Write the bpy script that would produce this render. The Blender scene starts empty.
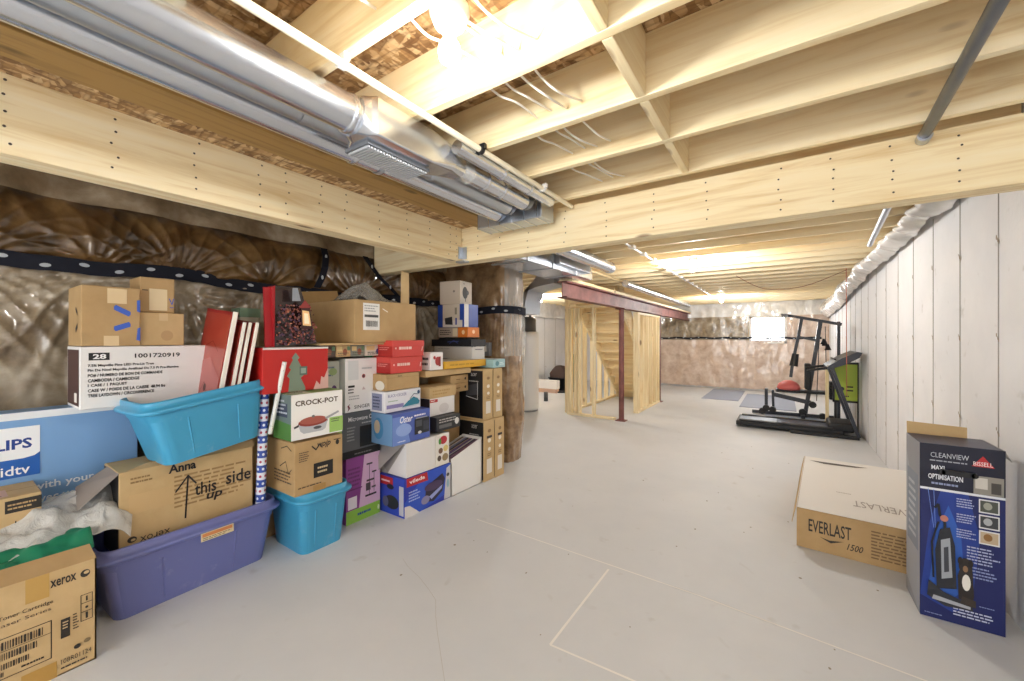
import bpy, bmesh, math, random
from mathutils import Vector, Matrix, noise
random.seed(7)
SC = bpy.context.scene
COL = SC.collection
R = math.radians
H = 1.4            # eye height of the camera
XR = .95           # right wall
XL = -3.5          # left wall
YF = 12.4          # far wall
ZB, ZT, ZS = 2.04, 2.33, 2.57   # beam underside, joist underside, subfloor underside

# ------------------------------------------------------------------ materials
MATS = {}
def srgb(c):
    if isinstance(c, str):
        c = [int(c[i:i+2], 16)/255 for i in (0, 2, 4)]
    return tuple(((x/12.92) if x <= .04045 else ((x+.055)/1.055)**2.4) for x in c)
def new_mat(name):
    m = bpy.data.materials.new(name); m.use_nodes = True
    nt = m.node_tree
    return m, nt, nt.nodes['Principled BSDF']
def flat(hexc, rough=.55, metal=0., name=None, coat=0., spec=None):
    key = (hexc, rough, metal, coat)
    if key in MATS: return MATS[key]
    m, nt, b = new_mat(name or 'paint_'+hexc)
    b.inputs['Base Color'].default_value = (*srgb(hexc), 1)
    b.inputs['Roughness'].default_value = rough
    b.inputs['Metallic'].default_value = metal
    if coat: b.inputs['Coat Weight'].default_value = coat
    if spec is not None: b.inputs['Specular IOR Level'].default_value = spec
    MATS[key] = m
    return m
def N(nt, t, **kw):
    n = nt.nodes.new(t)
    for k, v in kw.items():
        if k.startswith('i_'):
            n.inputs[k[2:].replace('_', ' ')].default_value = v
        else: setattr(n, k, v)
    return n
def ramp(nt, fac, stops):
    r = nt.nodes.new('ShaderNodeValToRGB')
    e = r.color_ramp.elements
    while len(e) < len(stops): e.new(.5)
    for el, (p, c) in zip(e, stops):
        el.position = p; el.color = (*srgb(c), 1)
    nt.links.new(fac, r.inputs['Fac'])
    return r.outputs['Color']
def coords(nt, scale, loc=(0, 0, 0)):
    tc = nt.nodes.new('ShaderNodeTexCoord')
    mp = nt.nodes.new('ShaderNodeMapping')
    mp.inputs['Scale'].default_value = scale
    mp.inputs['Location'].default_value = loc
    nt.links.new(tc.outputs['Object'], mp.inputs['Vector'])
    return mp.outputs['Vector']
def noise_tex(nt, vec, scale, detail=4, rough=.5, dist=0):
    n = N(nt, 'ShaderNodeTexNoise')
    n.inputs['Scale'].default_value = scale; n.inputs['Detail'].default_value = detail
    n.inputs['Roughness'].default_value = rough; n.inputs['Distortion'].default_value = dist
    nt.links.new(vec, n.inputs['Vector'])
    return n.outputs['Fac']
def bump(nt, b, h, strength, dist=.01):
    bp = nt.nodes.new('ShaderNodeBump'); bp.inputs['Strength'].default_value = strength
    bp.inputs['Distance'].default_value = dist
    nt.links.new(h, bp.inputs['Height']); nt.links.new(bp.outputs['Normal'], b.inputs['Normal'])
def mixc(nt, f, a, c):
    m = nt.nodes.new('ShaderNodeMix'); m.data_type = 'RGBA'
    for i, v in ((0, f), (6, a), (7, c)):
        if hasattr(v, 'links'): nt.links.new(v, m.inputs[i])
        elif isinstance(v, (int, float)): m.inputs[i].default_value = v
        else: m.inputs[i].default_value = (*srgb(v), 1)
    return m.outputs[2]

def wood_mat(axis, name, light='f2e1b8', dark='dcc08c', knot='7a5430'):
    m, nt, b = new_mat(name)
    st = [9, 9, 9]; st[axis] = .55
    v = coords(nt, st)
    g = noise_tex(nt, v, 2.2, 6, .6, .6)
    c = ramp(nt, g, [(.30, dark), (.52, light), (.75, 'f5e8c8' if light == 'f2e1b8' else light)])
    vk = [7, 7, 7]; vk[axis] = 2.6
    vo = N(nt, 'ShaderNodeTexVoronoi'); vo.inputs['Scale'].default_value = .75
    nt.links.new(coords(nt, vk, (1.7, 3.1, .6)), vo.inputs['Vector'])
    kf = nt.nodes.new('ShaderNodeMapRange')
    kf.inputs[1].default_value = .06; kf.inputs[2].default_value = .13
    kf.inputs[3].default_value = .75; kf.inputs[4].default_value = 0
    nt.links.new(vo.outputs['Distance'], kf.inputs[0])
    c = mixc(nt, kf.outputs[0], c, knot)
    nt.links.new(c, b.inputs['Base Color'])
    b.inputs['Roughness'].default_value = .6
    bump(nt, b, g, .15, .004)
    return m
WX = wood_mat(0, 'pine_grain_across')
WY = wood_mat(1, 'pine_grain_along')
WZ = wood_mat(2, 'pine_grain_upright')
WD = wood_mat(1, 'duct_shaded_lumber', '9c7a44', '76582c', '45300f')  # darker pine: the shadow of the ducts is put into its brown
def osb_mat():
    m, nt, b = new_mat('oriented_strand_board')
    def layer(sc, loc):
        v = coords(nt, sc, loc)
        add = nt.nodes.new('ShaderNodeVectorMath'); add.operation = 'MULTIPLY_ADD'
        nx = N(nt, 'ShaderNodeTexNoise'); nx.inputs['Scale'].default_value = .5; nt.links.new(v, nx.inputs['Vector'])
        nt.links.new(nx.outputs['Color'], add.inputs[0]); add.inputs[1].default_value = (1.3, 1.3, 1.3); nt.links.new(v, add.inputs[2])
        vo = N(nt, 'ShaderNodeTexVoronoi'); vo.inputs['Scale'].default_value = 1
        nt.links.new(add.outputs[0], vo.inputs['Vector'])
        sep = nt.nodes.new('ShaderNodeSeparateColor'); nt.links.new(vo.outputs['Color'], sep.inputs[0])
        return sep.outputs[0], vo.outputs['Distance']
    a, da = layer((14, 52, 14), (0, 0, 0)); c_, dc = layer((44, 13, 44), (3, 5, 1)); e, de = layer((26, 30, 26), (9, 2, 7))
    pal = [(.05, '6f4f30'), (.35, '9a774c'), (.62, 'b9966a'), (.92, 'd6bb92')]
    base = mixc(nt, .5, ramp(nt, a, pal), ramp(nt, c_, pal))
    sel = nt.nodes.new('ShaderNodeMath'); sel.operation = 'GREATER_THAN'; sel.inputs[1].default_value = .5; nt.links.new(e, sel.inputs[0])
    c = mixc(nt, sel.outputs[0], ramp(nt, a, pal), ramp(nt, c_, pal))
    c = mixc(nt, .35, c, base)
    ed = nt.nodes.new('ShaderNodeMapRange'); ed.inputs[1].default_value = .45; ed.inputs[2].default_value = .8
    ed.inputs[3].default_value = 0; ed.inputs[4].default_value = .55
    nt.links.new(da, ed.inputs[0])
    c = mixc(nt, ed.outputs[0], c, '5e3d20')
    nt.links.new(c, b.inputs['Base Color']); b.inputs['Roughness'].default_value = .7
    return m
OSB = osb_mat()
def concrete_mat(name, c1, c2, scale=1.2, bmp=.12, rough=.75):
    m, nt, b = new_mat(name)
    v = coords(nt, (1, 1, 1))
    n1 = noise_tex(nt, v, scale, 8, .62, .2)
    n2 = noise_tex(nt, v, scale*30, 3, .5)
    c = ramp(nt, n1, [(.3, c1), (.7, c2)])
    n3 = noise_tex(nt, v, scale*6, 2, .6, .3)
    f = nt.nodes.new('ShaderNodeMapRange'); f.inputs[1].default_value = .66; f.inputs[2].default_value = .78
    f.inputs[3].default_value = 0; f.inputs[4].default_value = .35
    nt.links.new(n3, f.inputs[0])
    c = mixc(nt, f.outputs[0], c, 'a9a59c')
    nt.links.new(c, b.inputs['Base Color']); b.inputs['Roughness'].default_value = rough
    bump(nt, b, n2, bmp, .004)
    return m
FLOOR = concrete_mat('floor_concrete', 'cfd2d5', 'dadcde', 1.1, .1, .6)
CONC = concrete_mat('wall_concrete', 'e2e3e6', 'efeff1', 1.5, .25, .7)
def poly_mat(name, c1, c2, c3, sc=(3, 3, 3), rough=.3, white=.35):
    m, nt, b = new_mat(name)
    n1 = noise_tex(nt, coords(nt, sc), 1.6, 6, .6, .3)
    c = ramp(nt, n1, [(.30, c1), (.5, c2), (.72, c3)])
    wr = N(nt, 'ShaderNodeTexNoise', noise_type='RIDGED_MULTIFRACTAL')
    wr.inputs['Scale'].default_value = 1.5; wr.inputs['Detail'].default_value = 4; wr.inputs['Roughness'].default_value = .5; wr.inputs['Distortion'].default_value = .35
    nt.links.new(coords(nt, (4, 4.5, 2.6)), wr.inputs['Vector'])
    f = nt.nodes.new('ShaderNodeMapRange'); f.inputs[1].default_value = 1.0; f.inputs[2].default_value = 2.1
    f.inputs[3].default_value = 0; f.inputs[4].default_value = white
    nt.links.new(wr.outputs['Fac'], f.inputs[0])
    c = mixc(nt, f.outputs[0], c, 'c9c2b6')  # whitish highlights painted along the creases of the sheet
    nt.links.new(c, b.inputs['Base Color']); b.inputs['Roughness'].default_value = rough
    b.inputs['Coat Weight'].default_value = 1; b.inputs['Coat Roughness'].default_value = .1
    bump(nt, b, wr.outputs['Fac'], 1.0, .02)
    return m
POLYB = poly_mat('insulation_under_poly', '38270f', '5f4526', '8a6d45', white=.22)
POLYC = poly_mat('brown_insulation_glossy_poly', '5c452c', '8b6d4c', 'b49a78', sc=(4, 4, 4), white=.6)
POLYL = poly_mat('glossy_poly_sheet', '6a5b48', '93846d', 'b8ad99', white=.8)
POLYP = poly_mat('pink_insulation_under_poly', 'b39a88', 'cdb8a8', 'e0d3c8', white=.5, rough=.35)
POLYW = poly_mat('white_poly_sheet', 'cfcdc8', 'e4e2de', 'f1f0ee', white=.1, rough=.45)
def card_mat(name, c1, c2):
    m, nt, b = new_mat(name)
    n1 = noise_tex(nt, coords(nt, (1, 1, 1)), 6, 5, .6)
    n2 = noise_tex(nt, coords(nt, (3, 3, 60)), 3, 2, .5)
    nt.links.new(ramp(nt, n1, [(.3, c1), (.7, c2)]), b.inputs['Base Color'])
    b.inputs['Roughness'].default_value = .75
    bump(nt, b, n2, .08, .002)
    return m
CARD = card_mat('cardboard', 'ac8d60', 'ba9b6d')
CARDL = card_mat('pale_cardboard', 'bb9e6f', 'c8ac7e')
CARDD = card_mat('dark_cardboard', '9a7a4c', 'a98958')
CARDI = card_mat('cardboard_inside', 'a98b60', 'b6986c')
def metal_mat(name, col, rough, bm=.05):
    m, nt, b = new_mat(name)
    b.inputs['Base Color'].default_value = (*srgb(col), 1); b.inputs['Metallic'].default_value = .95
    n = noise_tex(nt, coords(nt, (5, 5, 5)), 3, 4, .6)
    rr = nt.nodes.new('ShaderNodeMapRange'); rr.inputs[3].default_value = rough*.7; rr.inputs[4].default_value = rough*1.4
    nt.links.new(n, rr.inputs[0]); nt.links.new(rr.outputs[0], b.inputs['Roughness'])
    bump(nt, b, n, bm, .01)
    return m
GALV = metal_mat('galvanized_steel', 'd6dbe3', .22, .008)
GALVD = metal_mat('dull_galvanized_steel', 'bcc2ca', .34, .008)
STEEL = metal_mat('dark_steel_pipe', '6d727c', .35)
def rust_mat():
    m, nt, b = new_mat('red_oxide_steel')
    n = noise_tex(nt, coords(nt, (2, 2, 2)), 2, 6, .6)
    nt.links.new(ramp(nt, n, [(.3, '5a2f28'), (.7, '8a5550')]), b.inputs['Base Color'])
    b.inputs['Roughness'].default_value = .55
    return m
RUST = rust_mat()
def plastic(name, hexc, rough=.35, sss=0):
    m, nt, b = new_mat(name)
    n = noise_tex(nt, coords(nt, (1, 1, 1)), 9, 6, .7, .5)
    f = nt.nodes.new('ShaderNodeMapRange'); f.inputs[1].default_value = .62; f.inputs[2].default_value = .8
    f.inputs[3].default_value = 0; f.inputs[4].default_value = .25
    nt.links.new(n, f.inputs[0])
    nt.links.new(mixc(nt, f.outputs[0], hexc, 'cfd6de'), b.inputs['Base Color'])
    b.inputs['Roughness'].default_value = rough
    return m
BLUE = plastic('sky_blue_plastic', '419bc4'); PURP = plastic('violet_blue_plastic', '6f76b0')
def clear_mat(name, alpha, col='e6e6e2'):
    m, nt, b = new_mat(name)
    b.inputs['Base Color'].default_value = (*srgb(col), 1); b.inputs['Roughness'].default_value = .25
    b.inputs['Alpha'].default_value = alpha; b.inputs['Coat Weight'].default_value = .5
    n = noise_tex(nt, coords(nt, (10, 10, 10)), 1.5, 4, .6, 2)
    bump(nt, b, n, .8, .02)
    return m
WRAP = clear_mat('wrinkled_clear_wrap', .45, 'b9b7b0'); BAG = clear_mat('translucent_plastic_bag', .6, 'e8e8e4'); FILM = clear_mat('clear_film', .32)
def emit_mat(name, strength, col=(1, 1, 1)):
    m, nt, b = new_mat(name)
    b.inputs['Emission Color'].default_value = (*col, 1); b.inputs['Emission Strength'].default_value = strength
    return m
BULB = emit_mat('lit_bulb_glass', 270, (1, .975, .94)); BULBF = emit_mat('brighter_bulb_glass', 820, (1, .985, .96)); DAY = emit_mat('daylight_pane', 14, (.93, .97, 1))
BLK = flat('17171a', .5); WHT = flat('ecebe8', .5)

# ------------------------------------------------------------------ mesh builder
class MB:
    def __init__(s): s.v = []; s.f = []; s.m = []; s.mats = []; s.sm = []
    def mi(s, m):
        if m not in s.mats: s.mats.append(m)
        return s.mats.index(m)
    def add(s, vs, fs, m, T=None, smooth=False):
        o = len(s.v); i = s.mi(m)
        s.v += [tuple(T @ Vector(p)) if T else tuple(p) for p in vs]
        for f in fs: s.f.append([o+k for k in f]); s.m.append(i); s.sm.append(smooth)
        return s
    def box(s, a, b, m, T=None):
        (x0, y0, z0), (x1, y1, z1) = a, b
        vs = [(x0, y0, z0), (x1, y0, z0), (x1, y1, z0), (x0, y1, z0), (x0, y0, z1), (x1, y0, z1), (x1, y1, z1), (x0, y1, z1)]
        return s.add(vs, [(0, 3, 2, 1), (4, 5, 6, 7), (0, 1, 5, 4), (1, 2, 6, 5), (2, 3, 7, 6), (3, 0, 4, 7)], m, T)
    def bbox(s, a, b, m, r=.006, T=None):      # box with chamfered edges
        bm = bmesh.new(); bmesh.ops.create_cube(bm, size=1)
        d = [b[i]-a[i] for i in range(3)]; c = [(b[i]+a[i])/2 for i in range(3)]
        for v in bm.verts: v.co = Vector([v.co[i]*d[i]+c[i] for i in range(3)])
        bmesh.ops.bevel(bm, geom=bm.edges[:], offset=min(r, min(d)*.4), segments=2, affect='EDGES', profile=.5)
        bm.verts.index_update()
        s.add([v.co.copy() for v in bm.verts], [[v.index for v in f.verts] for f in bm.faces], m, T); bm.free()
        return s
    def loft(s, loops, m, cap0=True, cap1=True, T=None, smooth=True):
        n = len(loops[0]); vs = [p for l in loops for p in l]; fs = []
        for k in range(len(loops)-1):
            for i in range(n):
                j = (i+1) % n
                fs.append((k*n+i, k*n+j, (k+1)*n+j, (k+1)*n+i))
        s.add(vs, fs, m, T, smooth)
        if cap0: s.add(loops[0], [tuple(reversed(range(n)))], m, T)
        if cap1: s.add(loops[-1], [tuple(range(n))], m, T)
        return s
    def tube(s, pts, r, m, n=10, T=None, caps=True):
        pts = [Vector(p) for p in pts]; rs = r if isinstance(r, (list, tuple)) else [r]*len(pts)
        loops = []; up = None
        for i, p in enumerate(pts):
            d = (pts[min(i+1, len(pts)-1)]-pts[max(i-1, 0)]).normalized()
            if up is None: up = d.orthogonal().normalized()
            up = (up-d*up.dot(d))
            up = up.normalized() if up.length > 1e-4 else d.orthogonal().normalized()
            w = d.cross(up)
            loops.append([p+(up*math.cos(a)+w*math.sin(a))*rs[i] for a in [2*math.pi*k/n for k in range(n)]])
        return s.loft(loops, m, caps, caps, T)
    def lathe(s, prof, m, c=(0, 0, 0), n=20, T=None):
        loops = [[(c[0]+r*math.cos(2*math.pi*k/n), c[1]+r*math.sin(2*math.pi*k/n), c[2]+z) for k in range(n)] for r, z in prof]
        return s.loft(loops, m, True, True, T)
    def prism(s, pts, ext, m, T=None):         # polygon pts (3d) extruded by vector ext
        e = Vector(ext); a = [Vector(p) for p in pts]; b = [p+e for p in a]
        return s.loft([a, b], m, True, True, T, smooth=False)
    def beam(s, a, b, w, h, m, up=(0, 0, 1)):  # rectangular bar from a to b
        a, b = Vector(a), Vector(b); d = (b-a).normalized(); up = Vector(up)
        x = d.cross(up).normalized(); y = x.cross(d).normalized()
        q = [x*sx*w/2+y*sy*h/2 for sx, sy in ((-1, -1), (1, -1), (1, 1), (-1, 1))]
        return s.loft([[a+k for k in q], [b+k for k in q]], m, smooth=False)
    def build(s, name, parent=None, label=None, loc=None, rot=None, fix=True):
        me = bpy.data.meshes.new(name)
        me.from_pydata(s.v, [], s.f)
        for m in s.mats: me.materials.append(m)
        me.polygons.foreach_set('material_index', s.m)
        me.polygons.foreach_set('use_smooth', s.sm)
        if fix:
            bm = bmesh.new(); bm.from_mesh(me)
            bmesh.ops.recalc_face_normals(bm, faces=bm.faces[:]); bm.to_mesh(me); bm.free()
        me.update()
        o = bpy.data.objects.new(name, me); COL.objects.link(o)
        if parent: o.parent = parent
        if loc: o.location = loc
        if rot: o.rotation_euler = rot
        if label: o['label'] = label
        return o
def tag(o, label, cat, group=None, kind=None):
    o['label'] = label; o['category'] = cat
    if group: o['group'] = group
    if kind: o['kind'] = kind
    return o
def struct(o, label=None):
    o['kind'] = 'structure'
    if label: o['label'] = label
    return o
def empty(name, loc, label, cat, rz=0, group=None, rot=None):
    o = bpy.data.objects.new(name, None); COL.objects.link(o); o.location = loc
    o.rotation_euler = rot or (0, 0, rz); o.empty_display_size = .1
    return tag(o, label, cat, group)
def dup(root, loc, rot=None, label=None):
    r = root.copy(); COL.objects.link(r); r.location = loc
    if rot is not None: r.rotation_euler = rot
    if label: r['label'] = label
    for ch in list(root.children):
        c = ch.copy(); COL.objects.link(c); c.parent = r
        for g in list(ch.children):
            d = g.copy(); COL.objects.link(d); d.parent = c
    return r

TXT = {}
def text_geo(body, bold=0., shear=0.):
    k = (body, bold, shear)
    if k in TXT: return TXT[k]
    cu = bpy.data.curves.new('lettering', 'FONT'); cu.body = body; cu.size = 1; cu.resolution_u = 2
    cu.offset = bold; cu.shear = shear
    ob = bpy.data.objects.new('lettering', cu); COL.objects.link(ob)
    dg = bpy.context.evaluated_depsgraph_get(); ev = ob.evaluated_get(dg); me = ev.to_mesh()
    vs = [tuple(v.co) for v in me.vertices]; fs = [list(p.vertices) for p in me.polygons]
    ev.to_mesh_clear(); bpy.data.objects.remove(ob); bpy.data.curves.remove(cu)
    if vs:
        x0 = min(v[0] for v in vs); x1 = max(v[0] for v in vs); y0 = min(v[1] for v in vs); y1 = max(v[1] for v in vs)
        vs = [((x-x0)/(x1-x0), (y-y0)/(y1-y0)) for x, y, z in vs]
        asp = (x1-x0)/(y1-y0)
    else: asp = 1
    TXT[k] = (vs, fs, asp)
    return TXT[k]

# decals: flat inks and labels lying on a face; frame = (origin, u vector, v vector, normal), u and v span the face
def decals(name, parent, frame, specs, label=None, off=.0012):
    o, U, V, n = [Vector(x) for x in frame]
    mb = MB(); W, Hh = U.length, V.length
    z = off
    def P(u, v): return o+U*u+V*v+n*z
    for sp in specs:
        t = sp[0]; z += .0002
        if t == 'r':
            _, u0, v0, u1, v1, c = sp
            mb.add([P(u0, v0), P(u1, v0), P(u1, v1), P(u0, v1)], [(0, 1, 2, 3)], flat(c) if isinstance(c, str) else c)
        elif t == 'p':
            pts = [P(u, v) for u, v in sp[1]]
            mb.add(pts, [tuple(range(len(pts)))], flat(sp[2]) if isinstance(sp[2], str) else sp[2])
        elif t == 'e':
            _, u, v, ru, rv, c = sp
            pts = [P(u+ru*math.cos(a*math.pi/12), v+rv*math.sin(a*math.pi/12)) for a in range(24)]
            mb.add(pts, [tuple(range(24))], flat(c))
        elif t == 'l':
            _, pts, w, c = sp
            for (a, b), (c2, d) in zip(pts[:-1], pts[1:]):
                p, q = P(a, b), P(c2, d); k = (q-p).normalized().cross(n)*(w/2)
                ex = (q-p).normalized()*(w*.3)
                mb.add([p-k-ex, p+k-ex, q+k+ex, q-k+ex], [(0, 1, 2, 3)], flat(c))
                z += .00005
        elif t == 't':          # text, u, v(lower left), height frac, colour, [width frac], [opts]
            _, body, u, v, h, c = sp[:6]
            wf = sp[6] if len(sp) > 6 else None
            op = sp[7] if len(sp) > 7 else {}
            vs, fs, asp = text_geo(body, op.get('bold', 0), op.get('shear', 0))
            hw = h*Hh*asp/W if wf is None else wf
            rot = op.get('rot', 0)
            out = []
            for x, y in vs:
                if op.get('flip'): x, y = 1-x, 1-y
                du, dv = x*hw*W, y*h*Hh
                ca, sa = math.cos(rot), math.sin(rot)
                out.append(P(u+(du*ca-dv*sa)/W, v+(du*sa+dv*ca)/Hh))
            mb.add(out, fs, flat(c))
        elif t == 'f':          # block of fine print lines
            _, u0, v0, u1, v1, k, c = sp
            rr = random.Random(int(u0*1000+v0*77+k))
            st = (v1-v0)/k
            for i in range(k):
                uu = u0; e = u1-(u1-u0)*rr.random()*.3; vv = v1-(i+.75)*st
                while uu < e-.005:
                    L = (u1-u0)*(.06+.12*rr.random())
                    mb.add([P(uu, vv), P(min(uu+L, e), vv), P(min(uu+L, e), vv+st*.45), P(uu, vv+st*.45)], [(0, 1, 2, 3)], flat(c))
                    uu += L+(u1-u0)*.025
        elif t == 'b':          # barcode
            _, u0, v0, u1, v1, c = sp
            rr = random.Random(5); uu = u0
            while uu < u1:
                L = (u1-u0)*rr.choice((.012, .02, .03))
                mb.add([P(uu, v0), P(uu+L, v0), P(uu+L, v1), P(uu, v1)], [(0, 1, 2, 3)], flat(c)); uu += L+(u1-u0)*.018
    return mb.build(name, parent, label, fix=False)

# carton: x runs 0..-D (away from the aisle), y 0..W, z 0..Hh; origin = near lower corner
def carton(name, label, cat, corner, dims, rz=0, mat=CARD, group=None, prints=(), tape=None, seam=True, rot=None, r=.004, sides=None):
    D, W, Hh = dims
    mb = MB(); mb.bbox((-D, 0, 0), (0, W, Hh), mat, r)
    if seam: mb.box((-D*.5-.0012, .004, Hh-.001), (-D*.5+.0012, W-.004, Hh+.0008), CARDD)
    ob = mb.build(name, None, None, corner, rot or (0, 0, R(rz)))
    tag(ob, label, cat, group)
    fr = {'F': ((0, 0, 0), (0, W, 0), (0, 0, Hh), (1, 0, 0)),
          'S': ((-D, 0, 0), (D, 0, 0), (0, 0, Hh), (0, -1, 0)),
          'W': ((-D, W, 0), (0, -W, 0), (0, 0, Hh), (-1, 0, 0)),
          'T': ((0, 0, Hh), (0, W, 0), (-D, 0, 0), (0, 0, 1))}
    if tape:
        w = .05/D/2
        decals('packing_tape', ob, fr['T'], [('r', 0, .5-w, 1, .5+w, tape)], off=.0012)
    offs = {'T': .0016}
    for face, pname, specs in prints:
        if not specs: continue
        o_ = offs.get(face, .0010)
        decals(pname, ob, fr[face], specs, None, o_)
        offs[face] = o_+.0002*len(specs)+.0003
    return ob
def open_top(ob, D, W, Hh, mat=CARDI): pass

# ------------------------------------------------------------------ the shell
mb = MB(); mb.box((-5.4, -3.0, -.1), (XR+.1, YF+.1, 0), FLOOR)
floor = struct(mb.build('floor'), 'pale grey concrete slab')
def floor_line(a, b, w, m, z=.0012):
    a = Vector((*a, z)); b = Vector((*b, z)); k = (b-a).normalized().cross(Vector((0, 0, 1)))*w/2
    return [a-k, b-k, b+k, a+k], m
mb = MB()
for a, b, w in [((-1.95, 2.39), (-.37, 2.36), .008), ((-.37, 2.36), (.9, 2.26), .009), ((-.868, 2.32), (-.875, 1.6), .012), ((-.875, 1.6), (.1, 1.66), .010)]:
    q, m = floor_line(a, b, w, flat('f1efeb', .8)); mb.add(q, [(0, 1, 2, 3)], m)
struct(mb.build('floor_chalk_line', floor), 'white chalk layout lines')
mb = MB(); pts = [(-1.99, 1.70), (-1.9, 1.66), (-1.75, 1.62), (-1.62, 1.57), (-1.53, 1.53), (-1.44, 1.44), (-1.36, 1.37), (-1.25, 1.28), (-1.14, 1.19), (-1.05, 1.1)]
for i in range(len(pts)-1):
    q, m = floor_line(pts[i], pts[i+1], .002, flat('bdbab4', .9), .0016); mb.add(q, [(0, 1, 2, 3)], m)
struct(mb.build('floor_crack', floor), 'thin hairline crack')
mb = MB()
for i in range(34):
    x = random.uniform(-2.2, .7); y = random.uniform(1.3, 6); s = random.uniform(.004, .011)
    mb.add([(x+s*math.cos(a)*random.uniform(.5, 1), y+s*math.sin(a), .0011) for a in [k*1.05 for k in range(6)]], [tuple(range(6))], flat('8d8678', .9))
sp = struct(mb.build('floor_stain', floor), 'small dark specks')

mb = MB(); mb.box((-5.4, -3.0, ZS), (XR+.1, YF+.1, ZS+.03), OSB)
ceil = struct(mb.build('ceiling'), 'oriented strand board subfloor seen from below')

# right concrete wall with form seams and snap tie marks
mb = MB(); mb.box((XR, -3.0, 0), (XR+.2, YF+.1, ZS), CONC)
wr = struct(mb.build('wall_right'), 'pale poured concrete wall')
mb = MB(); mt = MB(); y = 3.19-.55*9
seam_m = flat('a6a39e', .9); tie_m = flat('8c7c66', .9)
while y < YF-.2:
    mb.box((XR-.003, y-.0035, 0), (XR+.001, y+.0035, 2.3), seam_m)
    for z in (.45, .9, 1.4, 1.92):
        for dy in (-.012, .0, .016):
            k = random.uniform(.006, .014)
            mt.add([(XR-.004, y+dy+k*math.cos(a)*.7, z+random.uniform(-.02, .02)*0+k*1.4*math.sin(a)+dy) for a in [j*math.pi/4 for j in range(8)]], [tuple(range(8))], tie_m)
    y += .55
struct(mb.build('wall_right_seam', wr), 'form panel seams'); struct(mt.build('wall_right_stain', wr), 'snap tie marks')

# left insulated wall: bulging poly over insulation
def tape_z_left(y): return 1.81+.02*math.sin(y*2.1)+.012*math.sin(y*7+1)
def wrinkle(p, amp):
    a = noise.noise(Vector((p[0]*1.7, p[1]*1.7, p[2]*1.2)))
    b = noise.noise(Vector((p[0]*7, p[1]*7, p[2]*3)))
    c = abs(noise.noise(Vector((p[0]*14, p[1]*14, p[2]*5+4))))
    return amp*(a*.6+b*.35+c*.35)
def poly_sheet(name, p0, p1, z0, z1, nrm, nx, nz, prof, mat, amp=.04, tp=None, parent=None):
    p0, p1 = Vector(p0), Vector(p1); n = Vector(nrm); vs = []; fs = []
    for i in range(nx+1):
        t = i/nx; b = p0.lerp(p1, t)
        for j in range(nz+1):
            z = z0+(z1-z0)*j/nz
            pz = prof(z, t)
            # creases radiating from where the sheet is pinched by the belt tape
            cr = 0
            if tp is not None:
                u = (p1-p0).length*t
                k0 = math.floor(u/.62)
                for k in (k0-1, k0, k0+1):
                    ph = k*.62+.3+.22*math.sin(k*5.1); dx, dz = u-ph, z-tp
                    dist = math.hypot(dx, dz)
                    if dist < .85:
                        ang = math.atan2(dz, dx)
                        rg = (1-abs(math.sin(ang*(11+3*math.sin(k*3.3))+k*2.3+3.0*noise.noise(Vector((u*3, z*3, k))))))**2.2
                        cr += (.022 if dz > 0 else .032)*rg*min(1, dist/.10)*(1-dist/.85)
            q = Vector((b.x, b.y, z))
            d = pz+wrinkle(q, amp)+cr
            vs.append(q+n*d)
    for i in range(nx):
        for j in range(nz):
            a = i*(nz+1)+j; fs.append((a, a+nz+1, a+nz+2, a+1))
    m = MB(); m.add(vs, fs, mat, None, True)
    return m.build(name, parent, fix=False)
def pf_up(z, t):
    s = (z-1.80)/.42
    return .0+.11*math.sin(math.pi*max(0, min(1, s)))**.6 if 0 < s < 1 else 0
mb = MB(); mb.box((XL-.2, -3.0, 0), (XL-.02, 4.3, ZS), CONC)
wl = struct(mb.build('wall_left'), 'basement wall behind plastic sheeted insulation')
o = poly_sheet('insulation_upper', (XL, -2.9, 0), (XL, 3.62, 0), 1.80, 2.26, (1, 0, 0), 560, 44, pf_up, POLYB, .035, 1.80, wl); struct(o, 'brown insulation under clear poly')
o = poly_sheet('insulation_lower', (XL, -2.9, 0), (XL, 3.62, 0), 0, 1.815, (1, 0, 0), 460, 110, lambda z, t: .03+.04*math.sin(max(0, 1.8-z)*2), POLYL, .035, 1.80, wl); struct(o, 'glossy poly over grey insulation')
o = poly_sheet('poly_overlap', (XL, -2.9, 0), (XL, 3.62, 0), 2.2, 2.40, (1, 0, 0), 160, 8, lambda z, t: .07-(z-2.2)*.25+.03*math.sin(t*70), POLYL, .07, None, wl); struct(o, 'loose pale poly along the wall top')
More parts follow.
